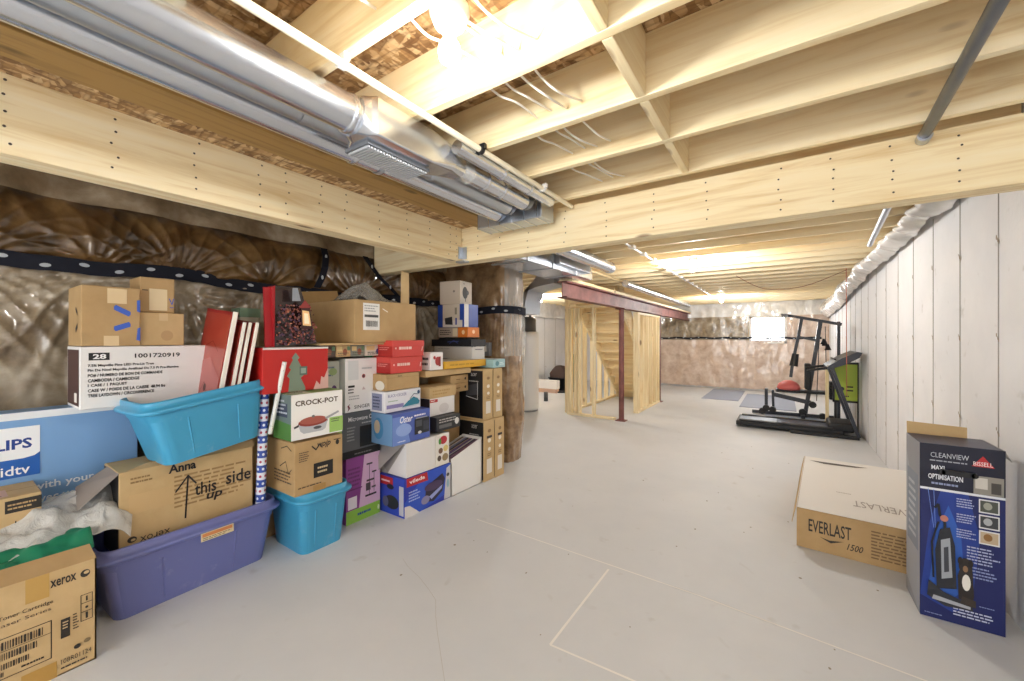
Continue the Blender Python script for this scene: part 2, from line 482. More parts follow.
# end wall of the left bay (faces the camera) with a rounded outer corner
path = [(XL, 3.62), (-2.70, 3.62), (-2.60, 3.63), (-2.54, 3.67), (-2.51, 3.74), (-2.51, 3.84), (-2.54, 3.93), (-2.62, 3.99), (-2.8, 4.02), (-5.4, 4.05)]
def path_pt(s):
    L = [0]
    for a, b in zip(path[:-1], path[1:]): L.append(L[-1]+math.dist(a, b))
    s = min(s, L[-1]-1e-6)
    for k in range(len(path)-1):
        if s <= L[k+1]:
            t = (s-L[k])/(L[k+1]-L[k]); a, b = path[k], path[k+1]
            d = Vector((b[0]-a[0], b[1]-a[1])).normalized()
            return Vector((a[0]+(b[0]-a[0])*t, a[1]+(b[1]-a[1])*t)), Vector((d.y, -d.x)), L[-1]
def wrap_sheet(name, s0, s1, z0, z1, nx, nz, prof, mat, amp, parent):
    vs = []; fs = []
    for i in range(nx+1):
        s = s0+(s1-s0)*i/nx; p, n, _ = path_pt(s)
        for j in range(nz+1):
            z = z0+(z1-z0)*j/nz; d = prof(z, s)+wrinkle((p.x, p.y, z), amp)
            if abs(s-1.02) < .25: d += .008*math.sin(s*150)*max(0, 1-abs(z-1.45)/.45)
            vs.append((p.x+n.x*d, p.y+n.y*d, z))
    for i in range(nx):
        for j in range(nz):
            a = i*(nz+1)+j; fs.append((a, a+nz+1, a+nz+2, a+1))
    m = MB(); m.add(vs, fs, mat, None, True); return m.build(name, parent, fix=False)
mb = MB(); mb.box((XL, 3.7, 0), (-2.62, 3.92, ZS), CONC); mb.box((-5.4, 3.85, 0), (XL, 3.97, ZS), CONC)
we = struct(mb.build('wall_back'), 'end wall of the storage bay')
struct(wrap_sheet('insulation_upper', 0, 1.9, 1.62, 2.5, 130, 30, lambda z, s: .03*math.sin(min(1, max(0, (z-1.62)/.7))*math.pi), POLYC, .06, we), 'brown insulation under poly')
struct(wrap_sheet('insulation_lower', 0, 1.9, 0, 1.66, 130, 50, lambda z, s: .035*math.sin(z*2), POLYC, .06, we), 'brown insulation under poly')
# pale gathered poly running down the outer corner
struct(wrap_sheet('poly_overlap', .93, 1.22, 1.2, 2.42, 60, 50, lambda z, s: .035+.02*math.sin(min(1, max(0, (z-.9)/.8))*math.pi), FILM, .04, we), 'clear poly gathered at the corner')

# far wall
mb = MB(); mb.box((-5.4, YF, 0), (-.69, YF+.2, ZS), CONC); mb.box((.07, YF, 0), (XR+.1, YF+.2, ZS), CONC)
mb.box((-.69, YF, 0), (.07, YF+.2, 1.3), CONC); mb.box((-.69, YF, 1.93), (.07, YF+.2, ZS), CONC)
wf = struct(mb.build('wall_far'), 'far concrete wall')
def far_part(name, x0, x1, z0, z1, mat, lab, amp=.04):
    o = poly_sheet(name, (x0, YF-.03, 0), (x1, YF-.03, 0), z0, z1, (0, -1, 0), max(4, int((x1-x0)*22)), max(3, int((z1-z0)*22)), lambda z, t: .04, mat, amp, None, wf)
    return struct(o, lab)
far_part('insulation_lower', -3.2, XR, .05, 1.34, POLYP, 'pinkish insulation under poly')
far_part('insulation_upper', -3.2, -.72, 1.34, 1.98, POLYL, 'greyish poly above the belt tape')
far_part('insulation_upper', .10, XR, 1.34, 1.98, POLYP, 'insulation beside the window')
far_part('poly_overlap', -3.2, XR, 1.98, 2.34, POLYW, 'white poly along the wall top')
mb = MB()
for a, b in (((-.72, YF-.07, 1.27), (-.67, YF+.1, 1.96)), ((.05, YF-.07, 1.27), (.10, YF+.1, 1.96)), ((-.72, YF-.07, 1.92), (.10, YF+.1, 1.97)), ((-.72, YF-.07, 1.26), (.10, YF+.1, 1.31)), ((-.33, YF+.04, 1.3), (-.30, YF+.08, 1.93))):
    mb.box(a, b, WHT)
w1 = struct(mb.build('window_1'), 'small white framed basement window')
mb = MB(); mb.box((-.68, YF+.09, 1.3), (.06, YF+.1, 1.93), DAY); struct(mb.build('window_pane', w1), 'bright daylight')
# far left concrete wall of the mechanical corner
mb = MB(); mb.box((-5.6, 4.1, 0), (-5.4, YF+.1, ZS), CONC)
wm = struct(mb.build('wall_left_far'), 'white poured wall of the far corner')
mb = MB()
y = 4.6
while y < YF: mb.box((-5.401, y-.005, 0), (-5.396, y+.005, 2.0), seam_m); y += .62
struct(mb.build('wall_left_far_seam', wm))
o = poly_sheet('poly_overlap', (-5.4, 4.3, 0), (-5.4, YF, 0), 1.95, 2.5, (1, 0, 0), 120, 12, lambda z, t: .08, POLYW, .06, None, wm); struct(o, 'white poly along the wall top')
# closing wall behind the camera
mb = MB()
for a, b in (((XL-.2, -3.2, 0), (-3.3, -3.0, ZS)), ((.8, -3.2, 0), (XR+.2, -3.0, ZS)), ((-3.3, -3.2, 0), (.8, -3.0, .25)), ((-3.3, -3.2, 2.2), (.8, -3.0, ZS))): mb.box(a, b, CONC)
struct(mb.build('wall_behind'), 'concrete wall behind the camera')
mb = MB()
for a, b in (((-3.35, -3.05, .2), (-3.25, -2.97, 2.25)), ((.75, -3.05, .2), (.85, -2.97, 2.25)), ((-3.35, -3.05, 2.15), (.85, -2.97, 2.25)), ((-3.35, -3.05, .2), (.85, -2.97, .3)), ((-1.28, -3.06, .25), (-1.22, -3.0, 2.2))): mb.box(a, b, WHT)
w2 = struct(mb.build('window_added_fill'), 'wide glazing added behind the camera as fill light')  # unseen window added so its glow brightens the room
mb = MB(); mb.box((-3.3, -3.12, .25), (.8, -3.10, 2.2), emit_mat('added_fill_glazing', 2.4, (.96, .98, 1))); struct(mb.build('window_pane', w2), 'added fill glow')
# loose white poly along the top of the right wall
def zlow(y):
    k = [(3.0, 2.28), (4.6, 2.27), (6.2, 2.2), (8, 2.1), (10, 1.97), (12.4, 1.9)]
    for (a, p), (b, q) in zip(k[:-1], k[1:]):
        if y <= b: return p+(q-p)*(y-a)/(b-a)
    return 1.9
vs = []; fs = []; nx, nz = 300, 18
for i in range(nx+1):
    y = 3.3+(YF-3.35)*i/nx
    for j in range(nz+1):
        q = j/nz; z = zlow(y)+(2.44-zlow(y))*q
        d = .03+.13*math.sin(math.pi*min(1, q*1.3+.05))+.025*abs(math.sin(y*12+2*noise.noise(Vector((y*3, q*3, 0)))))*min(1, q*4)+wrinkle((XR, y, z*2), .07)
        vs.append((XR-max(.004, d), y, z-.02*abs(math.sin(y*5.3))*(1-q)))
for i in range(nx):
    for j in range(nz):
        a = i*(nz+1)+j; fs.append((a, a+nz+1, a+nz+2, a+1))
mb = MB(); mb.add(vs, fs, POLYW, None, True)
struct(mb.build('poly_overlap', wr, fix=False), 'crumpled white poly tucked along the wall top')
o = poly_sheet('poly_overlap', (XR, 1.5, 0), (XR, 2.52, 0), 2.28, 2.56, (-1, 0, 0), 50, 18, lambda z, t: .03+.14*max(0, (z-2.3)/.26), POLYW, .12, None, wr); struct(o, 'bunched white poly hanging at the joist ends')

# sheathing tapes with pale oval marks
def belt_tape(name, pts, label, nrm_fn, w=.085, step=.15, vertical=False):
    mb = MB(); vs = []; fs = []
    for p in pts:
        p = Vector(p[:3]);
        vs += [p+Vector((0, 0, w/2)), p-Vector((0, 0, w/2))]
    for i in range(len(pts)-1): fs.append((2*i, 2*i+1, 2*i+3, 2*i+2))
    mb.add(vs, fs, flat('1c1e28', .8, spec=.2), None, False)
    mb2 = MB(); L = 0; k = 0
    for a, b in zip(pts[:-1], pts[1:]):
        a, b = Vector(a), Vector(b); L += (b-a).length
        if L > step:
            L = 0; k += 1; c = (a+b)/2; t = (b-a).normalized(); up = Vector((0, 0, 1)); n = Vector(nrm_fn(c))
            c = c+n*.004+up*(.012 if k % 2 else -.013)
            mb2.add([c+t*.022*math.cos(q*math.pi/8)+up*.011*math.sin(q*math.pi/8) for q in range(16)], [tuple(range(16))], flat('aab0b6', .5))
    o = mb.build(name, None, fix=False)
    o.modifiers.new('thick', 'SOLIDIFY').thickness = .002
    mb2.build('printed_logo', o, fix=False)
    return tag(o, label, 'tape')
pts = []
y = -2.9
while y < 3.6: pts.append((XL+.085+.02*math.sin(y*3), y, tape_z_left(y)+random.uniform(-.005, .005))); y += .05
belt_tape('sheathing_tape', pts, 'long black tape with pale oval marks across the insulated wall behind the boxes', lambda c: (1, 0, 0))
pts = []
s = .05
while s < 1.75:
    p, n, _ = path_pt(s); d = .065; pts.append((p.x+n.x*d, p.y+n.y*d, 1.71+.006*math.sin(s*9))); s += .04
belt_tape('sheathing_tape', pts, 'black tape wrapped round the insulated corner beside the box stacks', lambda c: (0, -1, 0))
pts = [(x*.1-3.3, YF-.12, 1.40+.01*math.sin(x)) for x in range(0, 42)]
belt_tape('sheathing_tape', pts, 'black tape line across the far wall below the window', lambda c: (0, -1, 0), .05, .2)
def strap(pts, label):
    mb = MB(); P = [Vector(p) for p in pts]; vs = []; fs = []
    for p in P: vs += [p+Vector((0, .03, 0)), p-Vector((0, .03, 0))]
    for i in range(len(P)-1): fs.append((2*i, 2*i+1, 2*i+3, 2*i+2))
    mb.add(vs, fs, flat('1c1e28', .8, spec=.2), None, False); o = mb.build('sheathing_tape', None, fix=False)
    o.modifiers.new('thick', 'SOLIDIFY').thickness = .002
    m2 = MB()
    for k in range(1, len(P), 2):
        c = P[k]+Vector((.004, 0, 0)); m2.add([c+Vector((0, .011*math.cos(q*math.pi/8), .018*math.sin(q*math.pi/8))) for q in range(16)], [tuple(range(16))], flat('aab0b6', .5))
    m2.build('printed_logo', o, fix=False); tag(o, label, 'tape')
strap([(XL+.14, 1.92, 1.84), (XL+.17, 1.95, 1.93), (XL+.18, 1.97, 2.02), (XL+.16, 1.99, 2.12), (XL+.11, 2.0, 2.2)], 'upright black tape strip rising from the long tape in front of the cross beam')
strap([(XL+.12, 2.42, 2.2), (XL+.17, 2.46, 2.1), (XL+.18, 2.55, 2.0), (XL+.17, 2.68, 1.92), (XL+.13, 2.82, 1.84)], 'slanting black tape strip behind the big brown box')

# ------------------------------------------------------------------ ceiling lumber
ords = ['first', 'second', 'third', 'fourth', 'fifth', 'sixth', 'seventh', 'eighth', 'ninth', 'tenth', 'eleventh', 'twelfth', 'thirteenth', 'fourteenth', 'fifteenth',
        'sixteenth', 'seventeenth', 'eighteenth', 'nineteenth', 'twentieth', 'twenty-first', 'twenty-second', 'twenty-third', 'twenty-fourth', 'twenty-fifth']
near_y = [2.42, 1.97, 1.57, 1.17, .78, .38, -.02, -.42, -.82, -1.22, -1.62, -2.02, -2.42]
def joist(x0, x1, y, label, group):
    mb = MB(); L = x1-x0
    mb.bbox((-L/2, -.019, 0), (L/2, .019, ZS-ZT), WX, .003)
    o = mb.build('ceiling_joist', None, None, ((x0+x1)/2, y, ZT)); tag(o, label, 'joist', group)
    return o
for i, y in enumerate(near_y):
    if y == 2.42: lab = 'pale pine ceiling joist directly in front of the cross beam'
    elif y > .1: lab = 'pale pine ceiling joist, %s one nearer than the cross beam' % ords[i]
    elif i == 6: lab = 'pale pine ceiling joist overhead at the very top edge'
    else: lab = None
    if lab is None: lab = 'pale pine ceiling joist overhead behind the photographer'
    joist(-2.22, XR-.005, y, lab, 'ceiling joists near the camera')
mb = MB(); mb.bbox((-1.4, -.019, 0), (1.5, .019, ZT-ZT+.2), WX, .003)
far_y = [2.95+.395*i for i in range(24)]
for i, y in enumerate(far_y):
    x0 = -5.38 if y > 4.3 else -3.3
    joist(x0, XR-.005, y, 'pale pine ceiling joist, %s one beyond the cross beam' % ords[i] if i < 12 else 'thin pale ceiling joist in the bright distance past the bulbs', 'ceiling joists beyond the cross beam')
# solid bridging
bl = [(1.97, 1.57, 'between the second and third joists'), (1.57, 1.17, 'between the third and fourth joists'), (2.42, 1.97, 'between the first and second joists'), (1.17, .78, 'between the fourth and fifth joists')]
for a, b, t in bl:
    mb = MB(); mb.bbox((-.019, -(a-b)/2+.020, 0), (.019, (a-b)/2-.020, ZS-ZT-.002), WY, .003)
    o = mb.build('joist_bridging', None, None, (-.45, (a+b)/2, ZT)); tag(o, 'short pine bridging block '+t+' before the cross beam', 'block', 'bridging blocks')
# girders
def nails(parent, o, U, V, cols, mat='4a4038', rows=5):
    sp = []
    for u in cols:
        for k in range(rows):
            sp.append(('e', u+random.uniform(-.002, .002), .14+.72*k/(rows-1)+random.uniform(-.03, .03), .0045/Vector(U).length, .0045/Vector(V).length, mat))
    n = Vector(U).cross(Vector(V)).normalized()
    decals('nail_head', parent, (o, U, V, n), sp, off=.001)
mb = MB()
for k in range(3): mb.bbox((-.13+k*.0435, -5.5+.05, 0), (-.13+k*.0435+.042, 0, ZT-ZB), WY, .003)
gl = tag(mb.build('ceiling_beam', None, None, (-2.23, 2.535, ZB)), 'pale three-ply lumber beam running above the stored boxes', 'beam', None, 'thing')
nails(gl, (.001, -5.4, 0), (0, 5.4, 0), (0, 0, ZT-ZB), [.56, .61, .66, .71, .735, .77, .80, .845, .89, .93, .97, .985])
mb = MB()
for k in range(3): mb.bbox((XL+.1, k*.0435, 0), (XR-.005, k*.0435+.042, ZT-ZB), WX, .003)
gc = tag(mb.build('ceiling_beam', None, None, (0, 2.54, ZB)), 'pale three-ply cross beam spanning to the concrete wall', 'beam', None, 'thing')
L = XR-XL-.105
nails(gc, (XL+.1, -.001, 0), (L, 0, 0), (0, 0, ZT-ZB), [.31, .36, .42, .49, .56, .63, .70, .78, .83, .88, .93, .975])
mb = MB(); mb.bbox((-.02, -.06, -.015), (.075, .001, .0), GALVD, .002); mb.bbox((-.001, -.05, .02), (.003, .0, .12), GALVD, .001)
mb.bbox((.0, -.003, .02), (.05, -.0, .12), GALVD, .001)
tag(mb.build('joist_hanger', None, None, (-2.226, 2.537, ZB)), 'small metal hanger where the two lumber beams meet', 'bracket')
# soffit between the left beam and the ducts: strand board strip and flat old lumber under the joists, duct shade in its brown
mb = MB(); mb.box((-.17, -5.4, 0), (0, 0, .014), OSB)
tag(mb.build('soffit_board', None, None, (-2.055, 2.53, ZT-.014)), 'rough strand board strip overhead beside the three-ply lumber beam', 'board')
mb = MB(); mb.bbox((0, -5.4, 0), (.20, 0, .034), WD, .003)
tag(mb.build('soffit_board', None, None, (-2.052, 2.53, ZT-.034)), 'shade-darkened brown lumber strip overhead between strand board and ducts', 'board')

# ------------------------------------------------------------------ ducts and pipes
def round_duct(name, label, pts, r, seams, mat=GALV, group='round ducts under the joists'):
    o = empty(name, pts[0], label, 'duct', group=group)
    off = Vector(pts[0]); P = [Vector(p)-off for p in pts]
    mb = MB(); mb.tube(P, r, mat, 28); mb.build('pipe', o)
    for s in seams:
        p = P[0].lerp(P[-1], s); d = (P[-1]-P[0]).normalized()
        mb = MB(); mb.tube([p-d*.012, p-d*.008, p+d*.008, p+d*.012], [r+.001, r+.005, r+.005, r+.001], mat, 28); mb.build('joint_ring', o)
    return o
def straps(o, r, ys):
    for y in ys:
        mb = MB(); lp = [(r+.003)*Vector((math.cos(a), 0, math.sin(a))) for a in [math.pi+math.pi*k/12 for k in range(13)]]
        top = ZT-o.location.z
        path = [Vector((-r-.003, 0, top))]+lp+[Vector((r+.003, 0, top))]
        for a, b in zip(path[:-1], path[1:]):
            mb.add([a+Vector((0, y-.012, 0)), b+Vector((0, y-.012, 0)), b+Vector((0, y+.012, 0)), a+Vector((0, y+.012, 0))], [(0, 1, 2, 3)], GALVD)
        s_ = mb.build('hanger_strap', o); s_.modifiers.new('thick', 'SOLIDIFY').thickness = .0015
def collar(o, p, d, r):
    d = Vector(d).normalized(); q = Vector(p)
    c = []
    for k in range(7):
        a = k/6*math.pi/2; c.append(q+d*math.sin(a)*r*1.1+Vector((0, 0, (1-math.cos(a))*r*1.1)))
    mb = MB(); mb.tube(c, r*1.04, STEEL, 22); mb.build('elbow', o, 'dark elbow turning upward')
d1 = round_duct('round_duct', 'long narrow galvanized duct next to the lumber beam over the boxes', [(-1.64, -2.4, 2.265), (-1.64, 2.22, 2.265)], .055, (.76,))
collar(d1, (0, 4.62, 0), (0, 1, 0), .055)
d2 = round_duct('round_duct', 'middle narrow galvanized duct between the two outer ducts', [(-1.50, -2.4, 2.26), (-1.50, 2.15, 2.26)], .045, (.85,), GALVD)
collar(d2, (0, 4.55, 0), (0, 1, 0), .045)
d3 = round_duct('round_duct', 'fat galvanized duct ending in a boxy register boot', [(-1.36, -2.4, 2.25), (-1.36, .93, 2.25)], .068, (.99,))
straps(d1, .055, (.9, 3.65)); straps(d2, .045, (.9, 3.2)); straps(d3, .068, (1.4,))
o = empty('duct_boot', (-1.36, 1.12, 2.25), 'crumpled galvanized transition boot with a slotted grille underneath', 'duct')
def rr(lx, ly, r, z, n=5, cx=0, cy=0):
    out = []
    for sx, sy, a0 in ((1, 1, 0), (-1, 1, 90), (-1, -1, 180), (1, -1, 270)):
        for k in range(n+1):
            a = R(a0+90*k/n); out.append((cx+sx*(lx/2-r)+r*math.cos(a), cy+sy*(ly/2-r)+r*math.sin(a), z))
    return out
def rrY(lx, lz, r, y, cx=0, cz=0): return [(p[0], y, p[1]) for p in rr(lx, lz, r, 0, 5, cx, cz)]
mb = MB(); mb.loft([rrY(.145, .145, .06, -.2), rrY(.15, .15, .03, -.17), rrY(.19, .15, .008, -.15, -.01), rrY(.19, .15, .008, .14, -.01), rrY(.15, .12, .03, .30, .0, .01), rrY(.11, .11, .05, .40, 0, .01)], GALV, smooth=False)
mb.build('boot_body', o)
mb = MB(); mb.box((-.13, -.15, -.088), (.02, .18, -.074), flat('63676c', .5))
for k in range(22): mb.box((-.12, -.14+k*.0145, -.096), (.01, -.132+k*.0145, -.087), flat('b9bcc0', .4))
mb.build('grille', o, 'slotted intake grille')
mb = MB(); mb.tube([(0, .38, .01), (0, .47, .01)], .058, FILM, 20); mb.build('sealing_tape', o, 'clear plastic wrap around the joint')
d4 = round_duct('round_duct', 'galvanized duct continuing from the boot toward the cross beam, upper one', [(-1.355, 1.5, 2.262), (-1.355, 2.12, 2.262)], .05, (.35, .6))
collar(d4, (0, .62, 0), (0, 1, 0), .05)
d5 = round_duct('round_duct', 'slim galvanized duct alongside the cream water pipe', [(-1.245, 1.38, 2.285), (-1.245, 2.28, 2.285)], .032, (.4, .7))
# ribbed metal trunk at the cross beam
mb = MB(); mb.bbox((-.30, -.085, -.07), (.24, .085, .05), GALVD, .004)
for k in range(6): mb.box((-.30+k*.1, -.088, -.075), (-.292+k*.1, .088, .05), GALV)
tag(mb.build('trunk_duct', None, None, (-1.55, 2.36, 2.27)), 'flat ribbed sheet metal trunk against the cross beam', 'duct')
# far side ducts
o = empty('trunk_duct', (-2.15, 2.72, 2.05), 'flat rectangular trunk duct under the joists beyond the cross beam', 'duct')
mb = MB(); mb.bbox((-.24, 0, .08), (.17, 2.0, .23), GALV, .004); mb.build('duct_body', o)
mb = MB()
for k in (.45, .95, 1.5): mb.bbox((-.25, k, .073), (.18, k+.03, .237), GALVD, .003)
mb.build('joint_band', o)
mb = MB(); mb.bbox((.17, 1.0, .13), (.23, 1.8, .23), GALVD, .004); mb.build('side_panel', o)
o = empty('duct_elbow', (-2.33, 4.75, 2.20), 'curved sheet metal elbow duct dropping behind the insulated corner', 'duct')
mb = MB(); lp = []
for k in range(11):
    a = R(9*k); rad = .5
    c = Vector((-.05-rad*math.sin(a)*1.1, -.1, -(rad-rad*math.cos(a))*.95)); t = Vector((math.sin(a), 0, math.cos(a)))
    hw = .11
    lp.append([c+t*hw+Vector((0, -.2, 0)), c+t*hw+Vector((0, .2, 0)), c-t*hw+Vector((0, .2, 0)), c-t*hw+Vector((0, -.2, 0))])
mb.loft(lp, GALVD, smooth=False); mb.build('elbow_body', o)
d6 = round_duct('round_duct', 'short shiny capped duct beyond the cross beam', [(-1.75, 3.0, 2.265), (-1.75, 4.75, 2.265)], .068, (.96,))
mb = MB(); mb.tube([(0, 0, 0), (0, 5.0, 0)], .055, GALV, 18)
o = mb.build('round_duct', None, None, (-1.98, 6.0, 2.235)); tag(o, 'long bright duct running beside the red steel beam', 'duct', 'round ducts under the joists')
mb = MB(); mb.tube([(0, 0, 0), (0, 4.4, 0)], .02, flat('b9a27a', .5), 10)
tag(mb.build('gas_pipe', None, None, (-2.1, 4.7, 2.29)), 'thin tan pipe running along the top of the steel beam', 'pipe')
# cream water pipe under the near joists
o = empty('water_pipe', (-1.2, -2.4, 2.305), 'long cream plastic pipe strapped under the near joists', 'pipe')
mb = MB(); mb.tube([(.0, 0, 0), (0, 4.9, 0)], .014, flat('efe6cc', .4), 12); mb.build('pipe', o)
for yy, m in ((3.9, BLK), (4.5, WHT), (3.17, WHT)):
    mb = MB(); mb.tube([(0, yy-.012, 0), (0, yy+.012, 0)], .019, m, 14); mb.box((.0, yy-.01, 0), (.03, yy+.01, .024), m); mb.build('pipe_clamp', o)
# steel conduit to the right
o = empty('steel_pipe', (.42, .9, 2.307), 'dark steel pipe passing over the cross beam near the concrete wall', 'pipe')
mb = MB(); mb.tube([(-.0, -.6, .0), (.105, 1.62, -.005)], .021, STEEL, 16); mb.build('pipe', o)
mb = MB(); mb.tube([(.104, 1.58, -.01), (.106, 1.63, -.01)], .026, GALVD, 16); mb.build('coupling', o)
mb = MB(); mb.tube([(0, 0, 0), (.11, 1.75, -.03)], .021, GALVD, 16); mb.tube([(.0, -.0, 0), (.002, .03, 0)], .027, STEEL, 14)
tag(mb.build('steel_pipe', None, None, (.56, 3.15, 2.29)), 'grey steel pipe hanging under the joists beyond the cross beam', 'pipe')

# cables threaded through the joists
cab = flat('efeae0', .4)
def cable(pts, label, r=.0045, mat=cab, name='electrical_cable', group='white cables through the joists'):
    P = [Vector(p) for p in pts]; out = []
    for i in range(len(P)-1):
        p0, p1, p2, p3 = P[max(i-1, 0)], P[i], P[i+1], P[min(i+2, len(P)-1)]
        for k in range(6):
            t = k/6; out.append(.5*((2*p1)+(p2-p0)*t+(2*p0-5*p1+4*p2-p3)*t*t+(3*p1-p0-3*p2+p3)*t**3))
    out.append(P[-1]); mb = MB(); mb.tube(out, r, mat, 6)
    o = mb.build(name); return tag(o, label, 'cable', group)
side = ['beside the duct', 'second from the duct', 'third from the duct', 'fourth from the duct']
for gi, (x, y0, y1) in enumerate([(-.93, .78, 1.17), (-.95, 1.17, 1.57), (-.97, 1.57, 1.97), (-.98, 1.97, 2.42), (-1.05, .38, .78)]):
    wh = ['fourth and fifth', 'third and fourth', 'second and third', 'first and second', 'fifth and sixth'][gi]
    for k in range(4 if gi < 3 else 3):
        xx = x+k*.07; w = random.uniform(-.02, .02)
        z0 = ZT+.06+.01*(k % 2)
        cable([(xx-.03, y0+.0, z0+.03), (xx+w-.01, y0+.12, z0-.012), (xx+w+.03, (y0+y1)/2, z0-.02-.01*k), (xx+.04, y1-.02, z0+.0)],
              'white cable %s, crossing between the %s joists' % (side[k], wh))
# conduit run from the far side box to the far bulb
o = empty('ceiling_conduit', (-1.25, 2.9, 2.315), 'string of white conduit leading past the middle bulb', 'conduit')
mb = MB(); mb.tube([(0, 0, 0), (-.02, 6.6, 0)], .011, WHT, 8); mb.build('pipe', o)
for k in range(14):
    mb = MB(); mb.box((-.03, .25+k*.4, -.014), (.03, .33+k*.4, .014), cab); mb.build('cable_staple', o)
mb = MB(); mb.lathe([(.001, -.03), (.045, -.03), (.05, 0), (.05, .015), (.001, .015)], WHT, (-1.2, 2.95, 2.3)); tag(mb.build('junction_box'), 'round white ceiling junction box just past the cross beam', 'box')
cable([(-1.2, 2.96, 2.29), (-1.35, 3.0, 2.26), (-1.5, 3.05, 2.29), (-1.7, 3.1, 2.33)], 'loose white cable drooping from the junction box to the duct', .006)
cable([(-.55, 6.6, 2.3), (-.2, 6.7, 2.1), (.25, 6.85, 2.12), (.72, 7.0, 2.32)], 'thin brown wire drooping below the joists toward the wall', .005, flat('9a6b4a'), 'drooping_wire', None)
cable([(.71, 6.9, 2.33), (.712, 6.9, 1.6), (.714, 6.9, .95), (.716, 6.9, .62)], 'thin red pull cord hanging in front of the treadmill', .004, flat('b5604a'), 'pull_cord', None)

# ------------------------------------------------------------------ lamps
def bulb(x, y, label, group='bare ceiling bulbs', bm=None):
    BM = bm or BULB
    o = empty('ceiling_light', (x, y, ZT), label, 'light', group=group)
    mb = MB(); mb.lathe([(.001, .02), (.055, .02), (.058, 0), (.045, -.03), (.03, -.045), (.001, -.045)], flat('f3f1ec', .4), n=24); mb.build('lamp_holder', o, 'white porcelain holder')
    mb = MB(); mb.lathe([(.001, -.046), (.013, -.048), (.016, -.07), (.028, -.09), (.032, -.108), (.028, -.13), (.014, -.142), (.001, -.145)], BM, n=12); mb.build('bulb', o, 'glowing bulb')
bulb(-.79, .845, 'lit bulb in a white holder overhead among the near joists')
bulb(-.87, 5.1, 'lit bulb halfway down the ceiling past the cross beam', bm=BULBF)
bulb(-1.1, 9.8, 'lit bulb far down the ceiling near the far wall', bm=BULBF)
bulb(.1, -2.05, 'added fill bulb overhead behind the photographer')  # extra bulb out of view, put in to brighten the room
bulb(-4.4, 7.6, 'lit bulb in the mechanical corner beyond the stairs', bm=BULBF)

# ------------------------------------------------------------------ steel beam, posts, stairs
o = empty('steel_beam', (-2.25, 4.42, 1.9), 'red oxide steel beam carried on two posts', 'beam')
o['kind'] = 'thing'
mb = MB(); mb.box((-.07, 0, 0), (.07, 7.9, .014), RUST); mb.build('lower_flange', o)
mb = MB(); mb.box((-.07, 0, .19), (.07, 7.9, .204), RUST); mb.build('upper_flange', o)
mb = MB(); mb.box((-.005, 0, .014), (.005, 7.9, .19), RUST); mb.build('web', o)
mb = MB(); mb.box((-.09, .1, .205), (.09, 7.9, .24), WY); mb.build('nailer', o, 'lumber nailer on top')
for y, lab in ((6.62, 'red oxide steel post standing before the stair opening'), (9.08, 'red oxide steel post at the far end of the stud wall')):
    o = empty('steel_post', (-2.25, y, 0), lab, 'post', group='steel posts')
    mb = MB(); mb.tube([(0, 0, .01), (0, 0, 1.885)], .044, RUST, 20); mb.build('shaft', o)
    mb = MB(); mb.box((-.08, -.08, 0), (.08, .08, .012), RUST); mb.build('base_plate', o)
    mb = MB(); mb.box((-.08, -.08, 1.885), (.08, .08, 1.899), RUST); mb.build('cap_plate', o)
# stud walls
def stud_wall(a, b, studs, label, ztop=2.3, rails=()):
    a, b = Vector((*a, 0)), Vector((*b, 0)); d = (b-a).normalized()
    o = empty('stud_wall', a, label, 'stud wall', group='stud framing around the stairs')
    m1 = WX if abs(d.x) > .5 else WY
    mb = MB(); mb.beam((0, 0, .019), (b-a)+Vector((0, 0, .019)), .09, .038, m1); mb.build('bottom_plate', o)
    mb = MB(); mb.beam((0, 0, ztop-.019), (b-a)+Vector((0, 0, ztop-.019)), .09, .038, m1); mb.build('top_plate', o)
    for s in studs:
        p = d*s; mb = MB(); q = d*.019; w = Vector((-d.y, d.x, 0))*.045
        mb.prism([p-q-w+Vector((0, 0, .039)), p+q-w+Vector((0, 0, .039)), p+q+w+Vector((0, 0, .039)), p-q+w+Vector((0, 0, .039))], (0, 0, ztop-.078), WZ); mb.build('stud', o)
    for z0, s0, z1, s1 in rails:
        mb = MB(); mb.beam(d*s0+Vector((0, 0, z0)), d*s1+Vector((0, 0, z1)), .05, .07, m1); mb.build('brace', o)
    return o
stud_wall((-3.27, 6.66), (-2.36, 6.62), (.02, .07, .18, .24, .52), 'open stud wall with doubled studs beside the front steel post', 1.98)
stud_wall((-2.25, 7.42), (-2.25, 9.0), (.02, .07, .36, .68, 1.0, 1.3, 1.53), 'close-set stud wall running between the steel posts on the aisle side', 1.88)
stud_wall((-3.33, 6.75), (-3.33, 10.2), (.02, .4, .8, 1.2, 1.6, 2.0, 2.4, 2.8, 3.2, 3.4), 'stud wall behind the stairs on the mechanical side', 2.3)
# staircase rising towards the camera
st = empty('staircase', (-2.80, 9.4, 0), 'rough pine staircase seen from underneath inside the stud walls', 'staircase')
n = 12; run, rise = .215, 2.3/12
for k in range(n):
    y = -k*run; z = (k+1)*rise
    mb = MB(); mb.bbox((-.40, y-run-.06, z-.035), (.40, y+.025, z), WX, .003); mb.build('tread', st)
    mb = MB(); mb.bbox((-.40, y-.0, z-rise), (.40, y+.018, z-.031), WX, .003); mb.build('riser', st)
for sx in (-1, 1):
    mb = MB(); x = sx*.425; pts = [(x, .1, 0), (x, -.12, 0), (x, -n*run-.05, n*rise-.18), (x, -n*run-.05, n*rise+.02), (x, -n*run+.2, n*rise+.02)]
    mb.prism([(p[0]-.02, p[1], p[2]) for p in pts], (.038, 0, 0), WY); mb.build('stringer', st)
o = mb = MB(); mb.box((-.42, -2.75, 2.02), (.42, -2.71, 2.28), WX); mb.build('header_board', st)

